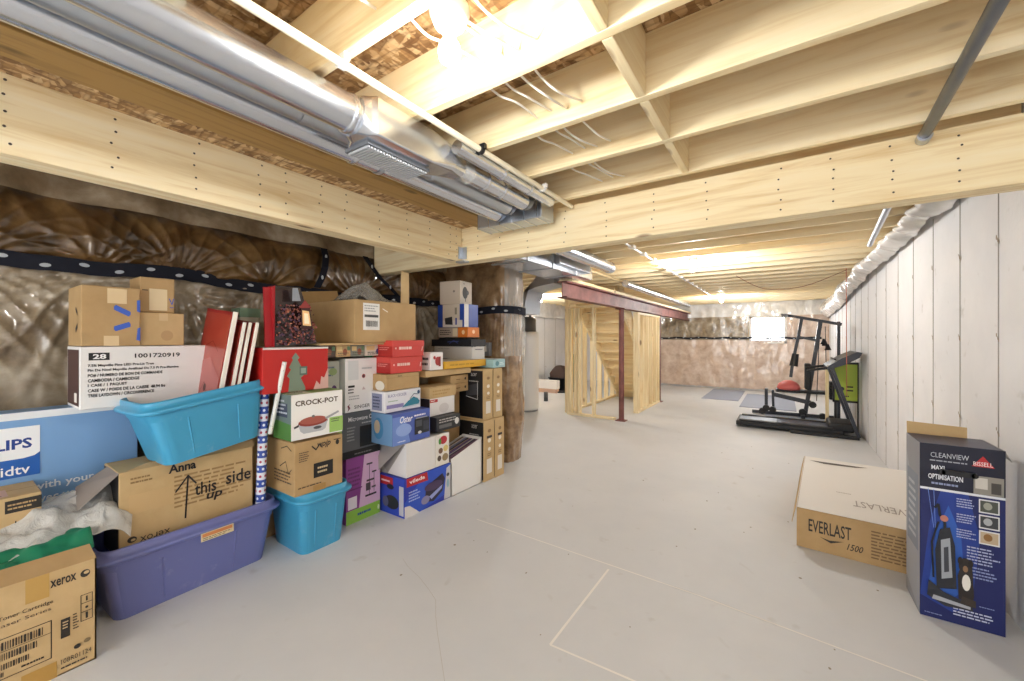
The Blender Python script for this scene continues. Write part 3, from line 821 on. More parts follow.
# ------------------------------------------------------------------ mechanical corner
o = empty('water_heater', (-4.12, 6.55, 0), 'tall white water heater half hidden by the insulated corner', 'heater')
mb = MB(); mb.lathe([(.001, .03), (.24, .03), (.25, .06), (.25, 1.5), (.24, 1.52), (.001, 1.52)], flat('dedede', .4), n=36); mb.build('tank', o)
mb = MB(); mb.lathe([(.001, 1.52), (.2, 1.52), (.2, 1.75), (.17, 1.8), (.001, 1.8)], flat('4a4c50', .4), n=30); mb.build('blower_cap', o, 'dark grey blower housing')
mb = MB(); mb.lathe([(.001, 0), (.235, 0), (.235, .1), (.001, .1)], flat('9a9ca0', .5), n=30); mb.build('base_ring', o)
mb = MB(); mb.box((.02, -.262, .3), (.13, -.24, 1.2), WHT); mb.build('rating_label', o)
for x in (-.05, .1):
    mb = MB(); mb.tube([(x, 0, 1.8), (x, 0, 2.2)], .025, STEEL, 10); mb.build('vent_pipe', o)
mb = MB(); mb.lathe([(.001, 0), (.045, 0), (.045, .2), (.001, .2)], flat('44474a', .5), (-4.34, 7.74, 0)); tag(mb.build('floor_canister'), 'small dark canister standing alone on the far floor', 'canister')
mb = MB(); mb.bbox((0, 0, .1), (.62, .16, .32), flat('e9e6e2', .6), .01); mb.box((.02, .0, 0), (.6, .15, .1), flat('c5a48f', .7)); tag(mb.build('storage_box', None, None, (-5.32, 8.95, 0)), 'low white and pink box by the far left wall', 'box')
o = empty('laundry_basket', (-4.9, 9.5, .036), 'black basket of clothes on the far corner floor', 'basket')
mb = MB(); mb.loft([rr(.4, .34, .06, 0), rr(.5, .42, .07, .3), rr(.53, .45, .07, .3), rr(.53, .45, .07, .32), rr(.46, .38, .06, .32), rr(.38, .32, .05, .03)], BLK); mb.build('basket', o)
mb = MB(); lp = []
for k in range(9):
    a = k/8*math.pi/2; lp.append([(q[0]+.03*noise.noise(Vector(q)*9+Vector((k, 0, 0))), q[1], q[2]) for q in rr(.42*math.cos(a)+.02, .34*math.cos(a)+.02, .009, .3+.34*math.sin(a))])
mb.loft(lp, flat('4d3c36', .9)); mb.build('clothing', o, 'heap of dark brown clothes')
mb = MB(); mb.lathe([(.001, 0), (.45, 0), (.47, .02), (.45, .035), (.001, .035)], flat('2a2b2e', .8), (0, 0, 0), 28); tag(mb.build('round_mat', None, None, (-4.9, 9.45, .0)), 'dark round mat under the black basket', 'mat')
mb = MB(); mb.bbox((-.14, -.12, 0), (.14, .12, .95), flat('2f6f72', .7), .06); tag(mb.build('garment_bag', None, None, (-4.72, 10.1, 0)), 'teal upright bag behind the black basket', 'bag')

# ------------------------------------------------------------------ bins
def tub(name, label, loc, L, Wd, Hh, mat, rz=0, taper=.86, group=None, rot=None, ribs=2, tagsp=None, lip=.05):
    o = empty(name, loc, label, 'bin', R(rz), group, rot)
    l0, w0 = L*taper, Wd*taper
    def S(f, z, r): return rr(w0+(Wd-w0)*f, l0+(L-l0)*f, r, z)
    mb = MB(); f1 = (Hh-lip)/Hh
    lo = [S(-.1, 0, .05), S(0, .012, .06), S(f1*.8, Hh*f1*.8, .065), S(f1*.8+.12, Hh*f1*.8+.008, .068), S(f1+.15, Hh-lip, .07)]
    mb.loft(lo, mat, True, False)
    inn = [rr(Wd-.02, L-.02, .06, Hh-.002), S(.8*1, Hh-.05, .05), S(-.12, .012, .04)]
    mb.loft(inn, mat, False, True)
    mb.build('tub', o)
    mb = MB()
    mb.loft([S(f1+.10, Hh-lip-.012, .07), rr(Wd+.045, L+.045, .085, Hh-lip-.012), rr(Wd+.06, L+.06, .09, Hh-lip-.004), rr(Wd+.06, L+.06, .09, Hh-lip+.006), rr(Wd+.05, L+.05, .086, Hh-lip+.012),
             rr(Wd+.012, L+.012, .075, Hh-lip+.016), rr(Wd+.008, L+.008, .075, Hh-.010), rr(Wd, L, .07, Hh), rr(Wd-.014, L-.014, .065, Hh), rr(Wd-.024, L-.024, .06, Hh-.02)], mat, False, False)
    mb.build('rim', o)
    for k in range(ribs):
        yy = (k-(ribs-1)/2)*L*.42
        mb = MB(); a = w0/2-.001; b = (w0+(Wd-w0)*f1*.8)/2-.001; zt = Hh*f1*.78; hw = .006
        mb.prism([(a, yy*.93-hw, .03), (a+.006, yy*.93, .03), (a, yy*.93+hw, .03)], (b-a, yy*.07, zt-.03), mat); mb.build('rib', o)
    return o
t1 = tub('storage_bin', 'violet-blue plastic bin on the floor holding the marked carton', (-2.895, .865, 0), .82, .42, .37, PURP, 2)
decals('price_label', t1, ((.2425, -.02, .272), (0, .16, 0), (-.002, 0, .045), (1, 0, 0)), [('r', 0, 0, 1, 1, 'd9c9a0'), ('r', .04, .5, .96, .9, 'c97f4a'), ('f', .05, .05, .95, .45, 2, '6a5a48')], 'paper price label', .002)
t2 = tub('storage_bin', 'bright blue plastic bin on the floor under the worn toner carton', (-2.73, 1.50, 0), .345, .46, .405, BLUE, 0, .84)
t3 = tub('storage_bin', 'bright blue plastic bin tipped on top of the marked carton', (-2.80, .925, .765), .58, .38, .35, BLUE, 0, .82, rot=(R(8), R(0), R(4)))

# ------------------------------------------------------------------ left pile
INK = '2a2622'
# foreground open toner carton
o = empty('cardboard_box', (-2.48, .42, 0), 'open cardboard toner carton in the near corner of the pile', 'box')
W0, D0, H0 = .52, .42, .44
mb = MB()
t_ = .005
for a, b in (((-t_, -W0, 0), (0, 0, H0)), ((-D0, -W0, 0), (-D0+t_, 0, H0)), ((-D0, -t_, 0), (0, 0, H0)), ((-D0, -W0, 0), (0, -W0+t_, H0)), ((-D0, -W0, 0), (0, 0, t_))): mb.box(a, b, CARDL)
mb.build('box_body', o)
FR = ((0, -W0, 0), (0, W0, 0), (0, 0, H0), (1, 0, 0))
decals('printed_lettering', o, FR, [('t', 'xerox', .745, .85, .07, INK, .14, {'bold': .02}), ('e', .935, .885, .028, .036, INK), ('e', .942, .892, .016, .015, 'c9ad80'),
    ('t', 'Solid Toner Cartridge', .40, .70, .045, INK, .36), ('t', 'Phaser Series', .45, .65, .03, '4a4038', .30),
    ('r', .80, .34, .85, .52, INK), ('f', .81, .42, .845, .50, 3, 'c9ad80'), ('f', .865, .38, .90, .54, 6, INK),
    ('l', [(.91, .43), (.975, .43), (.975, .68), (.91, .68), (.91, .43)], .0025, INK), ('l', [(.91, .515), (.975, .515)], .0025, INK), ('l', [(.91, .60), (.975, .60)], .0025, INK), ('l', [(.943, .45), (.943, .50)], .007, INK), ('e', .943, .555, .009, .012, INK), ('l', [(.943, .62), (.943, .66)], .005, INK),
    ('t', '108R01124', .80, .10, .045, INK, .17), ('e', .89, .21, .02, .022, INK), ('e', .945, .23, .02, .02, '7d6a4a'), ('f', .80, .05, .97, .08, 1, INK)])
decals('shipping_label', o, FR, [('l', [(.30, .2), (.75, .2), (.75, .55), (.30, .55), (.30, .2)], .003, INK), ('b', .33, .45, .71, .52, INK), ('b', .33, .36, .68, .42, INK), ('b', .33, .28, .64, .33, INK), ('b', .33, .22, .52, .26, INK), ('l', [(.30, .44), (.75, .44)], .002, INK), ('f', .6, .225, .73, .26, 1, INK)])
decals('packing_tape', o, FR, [('r', .62, .78, .74, 1, 'b8934f'), ('r', .60, 0, .78, .15, 'b08a45')])
for q, e, nm in (([(0, -W0, H0), (0, 0, H0), (-.07, -.01, H0+.045), (-.07, -W0+.01, H0+.045)], (-.004, 0, -.004), 'flap'), ([(-D0, -W0, H0), (-D0, 0, H0), (-D0-.12, -.01, H0+.07), (-D0-.12, -W0, H0+.07)], (0, 0, .005), 'flap'),):
    mb = MB(); mb.prism(q, e, CARDI); mb.build(nm, o)
# green cloth inside
def drape(name, label, cat, fn, nu, nv, mat, thick=.003):
    vs = []; fs = []
    for i in range(nu+1):
        for j in range(nv+1): vs.append(fn(i/nu, j/nv))
    for i in range(nu):
        for j in range(nv):
            a = i*(nv+1)+j; fs.append((a, a+nv+1, a+nv+2, a+1))
    mb = MB(); mb.add(vs, fs, mat, None, True); ob = mb.build(name, None, fix=False)
    sm = ob.modifiers.new('thick', 'SOLIDIFY'); sm.thickness = thick
    return tag(ob, label, cat)
GRN = flat('157a58', .55)
def gfn(u, v):
    y = -.12+.55*u; x = -2.86+.285*v
    z = .44+.04*math.sin(math.pi*v)+.035*noise.noise(Vector((x*16, y*16, 1)))+.03*u
    z += -.06*(1-min(1, v*5)) 
    return (x, y, z)
drape('green_cloth', 'crumpled green cloth peeking from the near toner carton', 'cloth', gfn, 44, 26, GRN)
def bfn(u, v):
    # sheet of bag from inside the near carton rising back over towards the tv carton
    y = -.15+.72*u+.10*v*u; x = -2.66-.36*v
    z = .48+.12*v*min(1, u*1.6)+.07*math.sin(math.pi*v)*u+.04*noise.noise(Vector((x*9, y*9, 3)))+.02*noise.noise(Vector((x*25, y*25, 5)))
    if u > .86: z -= (u-.86)*.35
    return (x, y, z)
drape('plastic_bag', 'crumpled translucent plastic bag slumped over the near toner carton', 'bag', bfn, 60, 44, BAG, .0015)
carton('cardboard_box', 'small scuffed carton with black taped band beside the plastic bag', 'box', (-2.86, .30, .50), (.26, .38, .185), 0, CARDL, None,
       [('F', 'printed_band', [('r', .40, .64, .66, .9, INK), ('r', .72, .62, 1, .92, INK), ('f', .74, .68, .98, .86, 2, 'b89a6c'), ('l', [(.8, .1), (.8, .4)], .004, INK)]), ('T', 'printed_panel', [('r', .4, .1, .75, .6, 'c9a79a'), ('f', .42, .14, .72, .55, 4, '8a5a50')])]).location = (-2.86, -.075, .50)
# carton standing under the small one
carton('cardboard_box', 'plain carton under the small scuffed carton in the near corner', 'box', (-2.93, -.1, 0), (.18, .40, .497), 0, CARD)
# television carton
tv = carton('television_box', 'large pale blue television carton standing against the insulated wall', 'box', (-3.13, -.72, 0), (.16, 1.42, 1.03), 0, flat('7ba6d6', .45), None, [
    ('F', 'printed_panel', [('r', 0, .965, .995, 1, 'e8ecf0'), ('p', [(0, .02), (1, .02), (1, .52), (.6, .42), (.3, .34), (0, .3)], '86b0de'), ('e', .655, .86, .02, .06, 'a06a5a')]),
    ('F', 'brand_shield', [('p', [(.36, .77), (.738, .77), (.738, .93), (.36, .93)], 'f2f4f7'), ('t', 'PHILIPS', .565, .825, .05, '1d3f8f', .155, {'bold': .03}), ('p', [(.36, .69), (.738, .69), (.738, .80), (.725, .785), (.70, .778), (.36, .778)], '1d5fb4'), ('t', 'androidtv', .545, .703, .045, 'f2f4f7', .17, {'bold': .01})]),
    ('F', 'slogan', [('t', 'Connect with your world', .575, .60, .048, 'eef3f8', .40, {'bold': .015}), ('t', 'Connecte avec votre monde', .575, .545, .042, 'eef3f8', .40, {'bold': .015})])], seam=False)
# christmas tree carton marked 28
carton('tree_box', 'long white carton marked 28 lying on the television carton', 'box', (-2.95, .44, 1.032), (.31, .62, .323), 0, flat('e9e8e6', .5), None, [
    ('F', 'printed_lettering', [('r', .05, .78, .175, .90, '1d1d1f'), ('t', '28', .075, .80, .08, 'f2f2f0', .08, {'bold': .03}), ('t', '1001720919', .335, .80, .075, '1a1a1c', .32, {'bold': .02}),
        ('t', '7.5ft Mayville Pine LED Pre-Lit Tree', .045, .665, .052, '141214', .42, {'bold': .03}), ('t', 'Pin De Noel Mayville Artificiel De 7.5 Pi Pre-Illumine', .045, .59, .052, '141214', .60, {'bold': .03}), ('t', 'PO# / NUMERO DE BON DE COMMANDE', .045, .51, .052, '141214', .48, {'bold': .03}), ('t', 'CAMBODIA / CAMBODGE', .045, .43, .052, '141214', .32, {'bold': .03}), ('t', '1 CASE / 1 PAQUET', .045, .35, .052, '141214', .24, {'bold': .03}), ('t', 'CASE W / POIDS DE LA CAISSE  48.94 lbs', .045, .27, .052, '141214', .5, {'bold': .03}), ('t', 'TREE LAYDOWN / CIRCONFERENCE', .045, .19, .052, '141214', .42, {'bold': .03})]),
    ('S', 'printed_panel', [('r', .05, .05, .95, .95, '4a2f2a'), ('r', .6, .1, .8, .25, 'e0dcd4')])], seam=False)
TAPE = 'd8c096'
BL = '3a5fc0'
def petal(cu, cv, du, dv, w): # rounded bar
    n = math.hypot(du, dv); a, b = -dv/n*w, du/n*w
    return [('p', [(cu-du+a, cv-dv+b), (cu-du*1.15, cv-dv*1.15), (cu-du-a, cv-dv-b), (cu+du-a, cv+dv-b), (cu+du*1.12, cv+dv*1.12), (cu+du+a, cv+dv+b)], BL)]
carton('cardboard_box', 'brown shipping carton with blue spark marks on the tree carton', 'box', (-2.95, .445, 1.358), (.32, .225, .315), 0, CARD, None, [
    ('F', 'brand_spark', petal(.68, .60, .13, -.055, .045)+petal(.68, .33, .13, .04, .045)+[('p', [(.94, .60), (1, .58), (1, .80), (.94, .79)], BL), ('p', [(.93, .10), (1, .08), (1, .32), (.95, .30)], BL)]),
    ('F', 'packing_tape', [('r', .42, .72, .76, .97, TAPE), ('r', .36, .0, .62, .17, TAPE)]),
    ('S', 'printed_logo', [('p', [(.6, .6), (.75, .5), (.75, .55), (.62, .66)], '1c1c1c'), ('p', [(.6, .3), (.75, .38), (.75, .30), (.62, .22)], '1c1c1c')])], seam=False)
carton('cardboard_box', 'small plain tan carton between the spark carton and the red panels', 'box', (-2.97, .672, 1.358), (.26, .20, .187), 0, CARDL, None, [('F', 'water_stain', [('e', .6, .3, .14, .16, 'b6976a'), ('r', .42, .76, .62, .99, 'ccb488')])])
carton('cardboard_box', 'narrow carton standing on the small plain tan carton', 'box', (-3.0, .68, 1.548), (.20, .155, .20), 0, CARD, None, [('F', 'shipping_label', [('r', .26, .06, .78, .68, 'dcc9a2')]), ('F', 'brand_spark', [('l', [(.84, .42), (.92, .25), (.97, .42)], .004, BL), ('l', [(.86, .16), (.96, .16)], .004, BL), ('f', .06, .6, .24, .66, 1, INK)])])

# marked carton in the violet bin
CM = carton('cardboard_box', 'brown carton with handwritten words and upward arrow in the violet bin', 'box', (-2.752, .545, .275), (.29, .61, .445), 0, CARDL, None, [
    ('F', 'printed_lettering', [('f', .36, .42, .99, .84, 8, '9a7c50'), ('f', .07, .84, .22, .93, 2, '8a6e44'), ('r', .06, .50, .36, .72, 'c2a373'), ('t', 'xerox', .13, .155, .06, INK, .20, {'flip': 1}), ('e', .08, .21, .03, .035, INK), ('e', .087, .205, .015, .014, 'c9ad80')]),
    ('F', 'handwriting', [('t', 'Anna', .32, .87, .11, '18161a', .20, {'bold': .03}), ('l', [(.44, .28), (.46, .80)], .008, '18161a'), ('l', [(.37, .63), (.46, .80), (.52, .68)], .008, '18161a'),
        ('t', 'this', .51, .52, .16, '18161a', .17, {'bold': .015}), ('t', 'side', .76, .56, .17, '18161a', .22, {'bold': .015}), ('t', 'up', .60, .40, .11, '18161a', .13, {'bold': .02, 'shear': .2})]),
    ('S', 'black_side', [('r', .02, .02, .98, .98, '2d2a2a'), ('t', 'JMC', .62, .5, .10, '8a93a8', .25, {'rot': .5})])], seam=False)
mb = MB(); mb.prism([(0, 0, .44), (-.22, 0, .44), (-.24, -.115, .36), (-.02, -.14, .30)], (0, .004, .004), flat('8a8078', .7)); mb.build('flap', CM, 'grey lined flap hanging open')
mb = MB(); mb.prism([(0, .02, .445), (0, .62, .445), (-.02, .62, .49), (-.02, .1, .465)], (-.004, 0, 0), CARDI); mb.build('flap', CM)

# red framed panels standing in the tipped bin
RED1, REDD = flat('a33a2c', .3, coat=.4), flat('8e1f20', .35)
def framed(y, x0, wx, hz, th, lab, z0=.80):
    o = empty('framed_panel', (x0, y, z0), lab, 'panel', 0, 'red panels standing in the tipped blue bin', (R(-7), R(6), 0))
    mb = MB(); mb.bbox((-wx, 0, 0), (0, th, hz), REDD, .002); mb.build('panel', o)
    mb = MB(); mb.bbox((0, -.002, 0), (.012, th*.75, hz+.003), flat('ebe4d8', .5), .002); mb.build('edge_strip', o, 'white edge strip')
    mb = MB(); mb.box((-wx+.015, -.003, .02), (-.01, 0, hz-.02), RED1); mb.build('cover_sheet', o, 'rust red picture under shiny wrap')
    decals('picture', o, ((-wx, -.003, 0), (wx, 0, 0), (0, 0, hz), (0, -1, 0)), [('p', [(.05, .05), (.95, .05), (.95, .48), (.5, .62), (.05, .55)], 'b06a66'), ('l', [(.3, .3), (.45, .42), (.6, .33)], .004, '6d3a36'), ('l', [(.25, .7), (.5, .75), (.75, .68)], .004, '7d2a22'), ('e', .5, .38, .05, .03, '5a3430')])
    return o
framed(.91, -2.71, .38, .76, .028, 'rust red wrapped picture panel, tallest and frontmost in the tipped bin')
framed(.965, -2.70, .28, .70, .02, 'red panel with white edge just behind the tallest one')
framed(.995, -2.70, .28, .70, .02, 'red panel with white edge third in the tipped bin')
framed(1.03, -2.69, .28, .70, .02, 'red panel with white edge rearmost in the tipped bin')
# green lidded jar-like tin behind
mb = MB(); mb.bbox((-.12, 0, 0), (0, .12, .40), flat('c9c4b4', .5), .01); mb.box((-.124, -.003, .34), (.003, .123, .40), flat('6f8a72', .6))
o = mb.build('tall_carton', None, None, (-2.97, 1.17, 1.20)); tag(o, 'slim pale carton with green top behind the red panels', 'box')
decals('printed_lettering', o, ((0, 0, 0), (0, .12, 0), (0, 0, .40), (1, 0, 0)), [('f', .1, .1, .9, .75, 7, '4a4a48')])
carton('cardboard_box', 'plain carton behind the red tree carton, under the slim pale carton', 'box', (-2.985, 1.15, 0), (.30, .45, 1.198), 0, CARD)

# wrapping paper rolls
def roll(lab, a, b, r, kind):
    a, b = Vector(a), Vector(b); L = (b-a).length
    o = empty('wrapping_paper_roll', a, lab, 'gift wrap', group='gift wrap rolls')
    o.rotation_mode = 'QUATERNION'; o.rotation_quaternion = Vector((0, 0, 1)).rotation_difference(b-a)
    mb = MB(); n = 20
    if kind == 'blue':
        bands = 20
        for k in range(bands):
            z0, z1 = L*k/bands, L*(k+1)/bands
            mb.tube([(0, 0, z0), (0, 0, z1)], r, flat('2f4fa8' if k % 2 == 0 else 'dde2ee', .4), n, caps=(k in (0, bands-1)))
        mb.build('paper', o)
        m2 = MB()
        for k in range(bands):
            for a_ in range(6):
                th = a_*1.05+k*.5; c = Vector((math.cos(th), math.sin(th), 0)); t = Vector((-math.sin(th), math.cos(th), 0)); z = L*(k+.5)/bands
                col = 'b0405a' if k % 2 else 'e8edf6'
                s = r*.28
                m2.add([c*(r+.001)+t*s*math.cos(q*math.pi/4)+Vector((0, 0, z+s*1.2*math.sin(q*math.pi/4))) for q in range(8)], [tuple(range(8))], flat(col, .5))
        m2.build('printed_snowmen', o, fix=False)
    else:
        mb.tube([(0, 0, 0), (0, 0, L)], r, flat('e6e8e2', .4), n); mb.build('paper', o)
        m2 = MB(); rn = random.Random(3)
        for k in range(60):
            th = rn.random()*6.28; c = Vector((math.cos(th), math.sin(th), 0)); t = Vector((-math.sin(th), math.cos(th), 0)); z = rn.uniform(.01, L-.01); s = r*.2
            m2.add([c*(r+.001)+t*s*math.cos(q*math.pi/3)+Vector((0, 0, z+s*math.sin(q*math.pi/3))) for q in range(6)], [tuple(range(6))], flat(rn.choice(('8fb09a', 'b9c7d6', 'c99a9a')), .5))
        m2.build('printed_dots', o, fix=False)
    mb = MB(); mb.tube([(0, 0, L), (0, 0, L+.003)], r*.6, flat('8a7a60', .8), 14); mb.build('core', o)
    return o
roll('blue and white snowman gift wrap roll beside the tipped bin', (-2.735, 1.19, .28), (-2.68, 1.195, 1.205), .027, 'blue')
roll('pale dotted gift wrap roll leaning against the slow cooker box', (-2.66, 1.215, .80), (-2.575, 1.262, 1.25), .013, 'white')

# toner carton on second bin
carton('cardboard_box', 'worn brown toner carton sitting in the small blue bin', 'box', (-2.50, 1.285, .408), (.36, .325, .335), 0, CARD, None, [
    ('F', 'handwriting', [('l', [(.34, .88), (.42, .80), (.5, .9), (.55, .82)], .008, INK), ('t', 'wojp', .45, .80, .15, INK, .28, {'bold': .02, 'shear': .3}), ('e', .88, .86, .04, .05, INK), ('l', [(.8, .92), (.95, .92)], .005, INK)]),
    ('F', 'printed_lettering', [('f', .08, .62, .30, .82, 5, '5a4a38'), ('f', .06, .12, .7, .17, 1, '5a4a38'), ('r', .37, .26, .78, .54, '1a1818'), ('f', .45, .32, .7, .48, 2, 'c9b48e'), ('r', .36, 0, .62, .12, 'a8844c')]),
    ('S', 'printed_marks', [('l', [(.5, .5), (.7, .62), (.8, .4), (.9, .5)], .006, INK), ('l', [(.55, .85), (.75, .92), (.9, .85)], .006, INK), ('f', .3, .2, .9, .45, 4, '5a4a38')])], tape='c6ab78')
# slow cooker box
ck = carton('slow_cooker_box', 'white slow cooker box with green top on the worn toner carton', 'box', (-2.495, 1.262, .762), (.22, .345, .285), 0, flat('efeeea', .45), None, [
    ('T', 'printed_top', [('r', 0, 0, 1, 1, '86a862'), ('r', .05, .1, .4, .8, 'dfe6d0'), ('f', .08, .2, .36, .7, 3, '5c6a4c')]),
    ('S', 'printed_side', [('r', 0, 0, 1, 1, '6a7a78'), ('p', [(0, 0), (1, 0), (1, .36), (0, .42)], '4f7f3c'), ('r', .2, .5, .8, .8, '39435c'), ('f', .2, .55, .8, .9, 4, 'c8ccd6')]),
    ('F', 'brand_lettering', [('t', 'CROCK-POT', .07, .74, .12, '4a3826', .83, {'bold': .025})]),
    ('F', 'cooker_picture', [('r', .72, .03, 1, .38, '9cc468'), ('f', .76, .26, .98, .36, 2, '4d5a4a'), ('e', .40, .33, .29, .09, '9a9ca0'), ('p', [(.12, .33), (.68, .33), (.64, .16), (.58, .12), (.22, .12), (.16, .18)], 'b9bcc0'), ('e', .40, .36, .28, .10, '8c3a30'), ('e', .40, .39, .25, .085, 'a3574a'), ('e', .40, .475, .03, .03, '6d6f72'), ('p', [(.62, .40), (.9, .52), (.92, .48), (.66, .36)], 'a6a8ac'), ('p', [(.04, .30), (.13, .34), (.13, .29), (.05, .26)], '3a3a3c'), ('e', .48, .21, .08, .035, '4a4c50')])], seam=False)
# red tree-print gift carton
carton('gift_box', 'red carton with a green tree picture above the slow cooker box', 'box', (-2.60, 1.145, 1.055), (.30, .42, .285), 0, flat('b92420', .4), None, [
    ('F', 'printed_tree', [('p', [(.36, 0), (.38, .3), (.34, .36), (.40, .5), (.37, .55), (.43, .72), (.41, .76), (.47, .88), (.53, .76), (.50, .72), (.56, .55), (.53, .5), (.60, .36), (.55, .3), (.62, .08), (.62, 0)], '7a8a78'),
        ('r', .53, .36, .65, .56, '5a6a60'), ('r', .55, .40, .63, .52, '8a9a90'), ('p', [(.75, 0), (.8, .2), (.86, .1), (.88, .3), (.93, .26), (1, .5), (1, 0)], 'd8b0a8'), ('r', 0, .955, 1, 1, 'd8d0cc')]),
    ('T', 'printed_top', [('r', 0, 0, 1, 1, 'cbc4c0')])], seam=False)
# lantern print gift bag
o = empty('gift_bag', (-2.60, 1.215, 1.345), 'dark gift bag printed with a glowing lantern on the red carton', 'bag', 0, None, (R(4), 0, 0))
mb = MB(); q = [(0, 0), (.27, 0.0), (.17, .36), (-.0, .37)]
mb.prism([(0, a, b) for a, b in [(0.0, 0), (.27, 0.0), (.185, .37), (.03, .38)]], (-.08, -.0, 0), flat('2a1a1a', .25, coat=.6)); mb.build('bag_body', o)
mb = MB(); mb.prism([(-.001, .0, 0), (-.001, -.002, 0), (-.001, .01, .37), (-.001, .03, .38)], (-.078, -.003, 0), flat('a01820', .4)); mb.build('side_gusset', o, 'red side gusset')
mb = MB(); mb.prism([(-.02, -.045, .0), (-.02, 0, 0), (-.02, .03, .37), (-.02, -.03, .37)], (-.01, 0, 0), flat('a01820', .4)); mb.build('red_spine', o, 'red band along the side')
sp = []
rn = random.Random(11)
for k in range(300):
    v = rn.uniform(.02, .72)**1.1; u = rn.uniform(.04, .94-.24*v)+.08*v
    sp.append(('e', u, v, .026*rn.uniform(.5, 1.2), .019*rn.uniform(.5, 1.2), rn.choice(('6a2a26', '8c463a', '4a2c40', 'a8684c', '553a50', '5a1c1e', '7a5048'))))
sp += [('p', [(.52, .28), (.80, .26), (.76, .66), (.54, .66)], '3a1413'), ('p', [(.5, .64), (.80, .64), (.65, .78)], '8c2f2a'), ('p', [(.56, .34), (.76, .32), (.73, .58), (.57, .60)], 'f6c98a'), ('p', [(.6, .37), (.72, .36), (.70, .54), (.61, .55)], 'fff0cf'),
       ('p', [(.35, .76), (.55, .76), (.5, .98), (.38, .98)], '8a8f96')]
decals('lantern_picture', o, ((0, 0, 0), (0, .27, 0), (0, 0, .37), (1, 0, 0)), sp, 'picture of a lit lantern over berries')
# supports and boxes behind the cooker / sewing machine
carton('cat_tree_box', 'tall purple and lime cat tree carton standing on the floor', 'box', (-2.68, 1.755, 0), (.34, .30, .50), 0, flat('8a3f8c', .45), None, [
    ('F', 'printed_panel', [('r', 0, 0, 1, .20, '8cc04a'), ('p', [(.36, .20), (1, .20), (1, 1), (.52, 1)], 'd9b4d4'), ('f', .32, .07, .72, .15, 1, '2a5a9a'), ('e', .95, .10, .03, .04, 'd9ecc0'), ('r', .05, .22, .30, .40, 'e4dce8'), ('f', .05, .55, .4, .85, 5, '6a2f6c'), ('r', .02, .5, .45, .52, '6a2f6c')]),
    ('F', 'cat_tree_picture', [('r', .66, .36, .675, .84, '3a3438'), ('r', .58, .82, .76, .845, '3a3438'), ('r', .58, .56, .82, .59, '4a4248'), ('r', .56, .42, .70, .54, '4a4248'), ('r', .80, .38, .815, .70, '3a3438'), ('r', .54, .33, .88, .36, '3a3438'), ('r', .74, .68, .88, .705, '3a3438'), ('r', .73, .44, .86, .47, '5a5058')])], seam=False)
carton('microwave_box', 'charcoal microwave oven carton resting on the cat tree carton', 'box', (-2.665, 1.625, .502), (.34, .42, .34), 0, flat('53565a', .5), None, [
    ('F', 'brand_lettering', [('t', 'Microwave Oven', .33, .80, .10, 'dcdcdc', .62, {'bold': .01}), ('f', .6, .70, .95, .76, 1, 'a8a8a8'), ('f', .3, .36, .48, .7, 5, '8a8c90')]),
    ('F', 'oven_picture', [('r', .0, 0, 1, .16, '0f0f10'), ('r', .56, .20, .99, .66, '0c0c0e'), ('f', .45, .04, .85, .10, 1, '6a6a6a'), ('r', .0, .3, .2, .74, '8fae5a')])], seam=False)
carton('sewing_machine_box', 'white sewing machine carton on the microwave carton', 'box', (-2.66, 1.735, .845), (.30, .275, .40), 0, flat('e9e8e8', .45), None, [
    ('F', 'brand_lettering', [('t', 'SINGER', .27, .055, .065, '3a3a3e', .50, {'bold': .01}), ('p', [(.07, .02), (.15, .08), (.11, .12), (.14, .16), (.06, .12), (.09, .08)], '7a2f3a')]),
    ('F', 'printed_panel', [('r', .08, .60, .40, .96, 'd6dadc'), ('r', .08, .46, .28, .50, '2a2a2c'), ('f', .08, .34, .26, .45, 2, '3a3a3c'), ('e', .56, .66, .055, .04, '9a4a4a'), ('e', .56, .66, .03, .025, '3a3a42'), ('f', .1, .22, .5, .32, 2, 'b0b0b4'), ('f', .5, .78, .9, .84, 1, 'b8bcc0'), ('p', [(.5, .40), (.62, .40), (.56, .46)], 'c8b8b8')]),
    ('S', 'printed_side', [('r', 0, 0, 1, 1, 'b6bcb4'), ('e', .5, .5, .2, .15, '7c8c74')])], seam=False)
carton('craft_kit_box', 'pale patterned carton between the red tree carton and sewing machine carton', 'box', (-2.72, 1.55, .845), (.26, .178, .385), 0, flat('b9bdb0', .5), None, [
    ('F', 'printed_panel', [('e', .3, .35, .16, .1, '6a9a5a'), ('e', .75, .45, .12, .09, '5a3a6a'), ('f', .1, .7, .9, .92, 3, '6a7a8a'), ('e', .7, .8, .18, .07, '9ab07a'), ('r', .66, .15, .9, .3, '8a7a9a')])], seam=False)
cols = [('5a4a42', 'dark picture-covered flat game box under the big carton, beside the red carton'), ('c9a878', 'tan flat game box second in the row under the big carton'), ('8a8c80', 'grey-green flat game box third in the row under the big carton'), ('d8d2c4', 'cream flat box with purple shape at the shoebox end of the row')]
yy = 1.53
for (c, lab), w in zip(cols, (.13, .12, .12, .22)):
    b = carton('game_box', lab, 'box', (-2.655, yy, 1.262), (.30, w-.004, .085), 0, flat(c, .45), 'flat boxes under the big brown carton', [('F', 'printed_panel', [('r', .05, .5, .4, .9, 'e0c890'), ('e', .6, .4, .15, .3, '9a5a44' if c != 'd8d2c4' else '4a3a78'), ('f', .1, .08, .9, .4, 2, '4a5a4a'), ('r', .75, .55, .95, .9, '6a8a6a')])], seam=False)
    yy += w
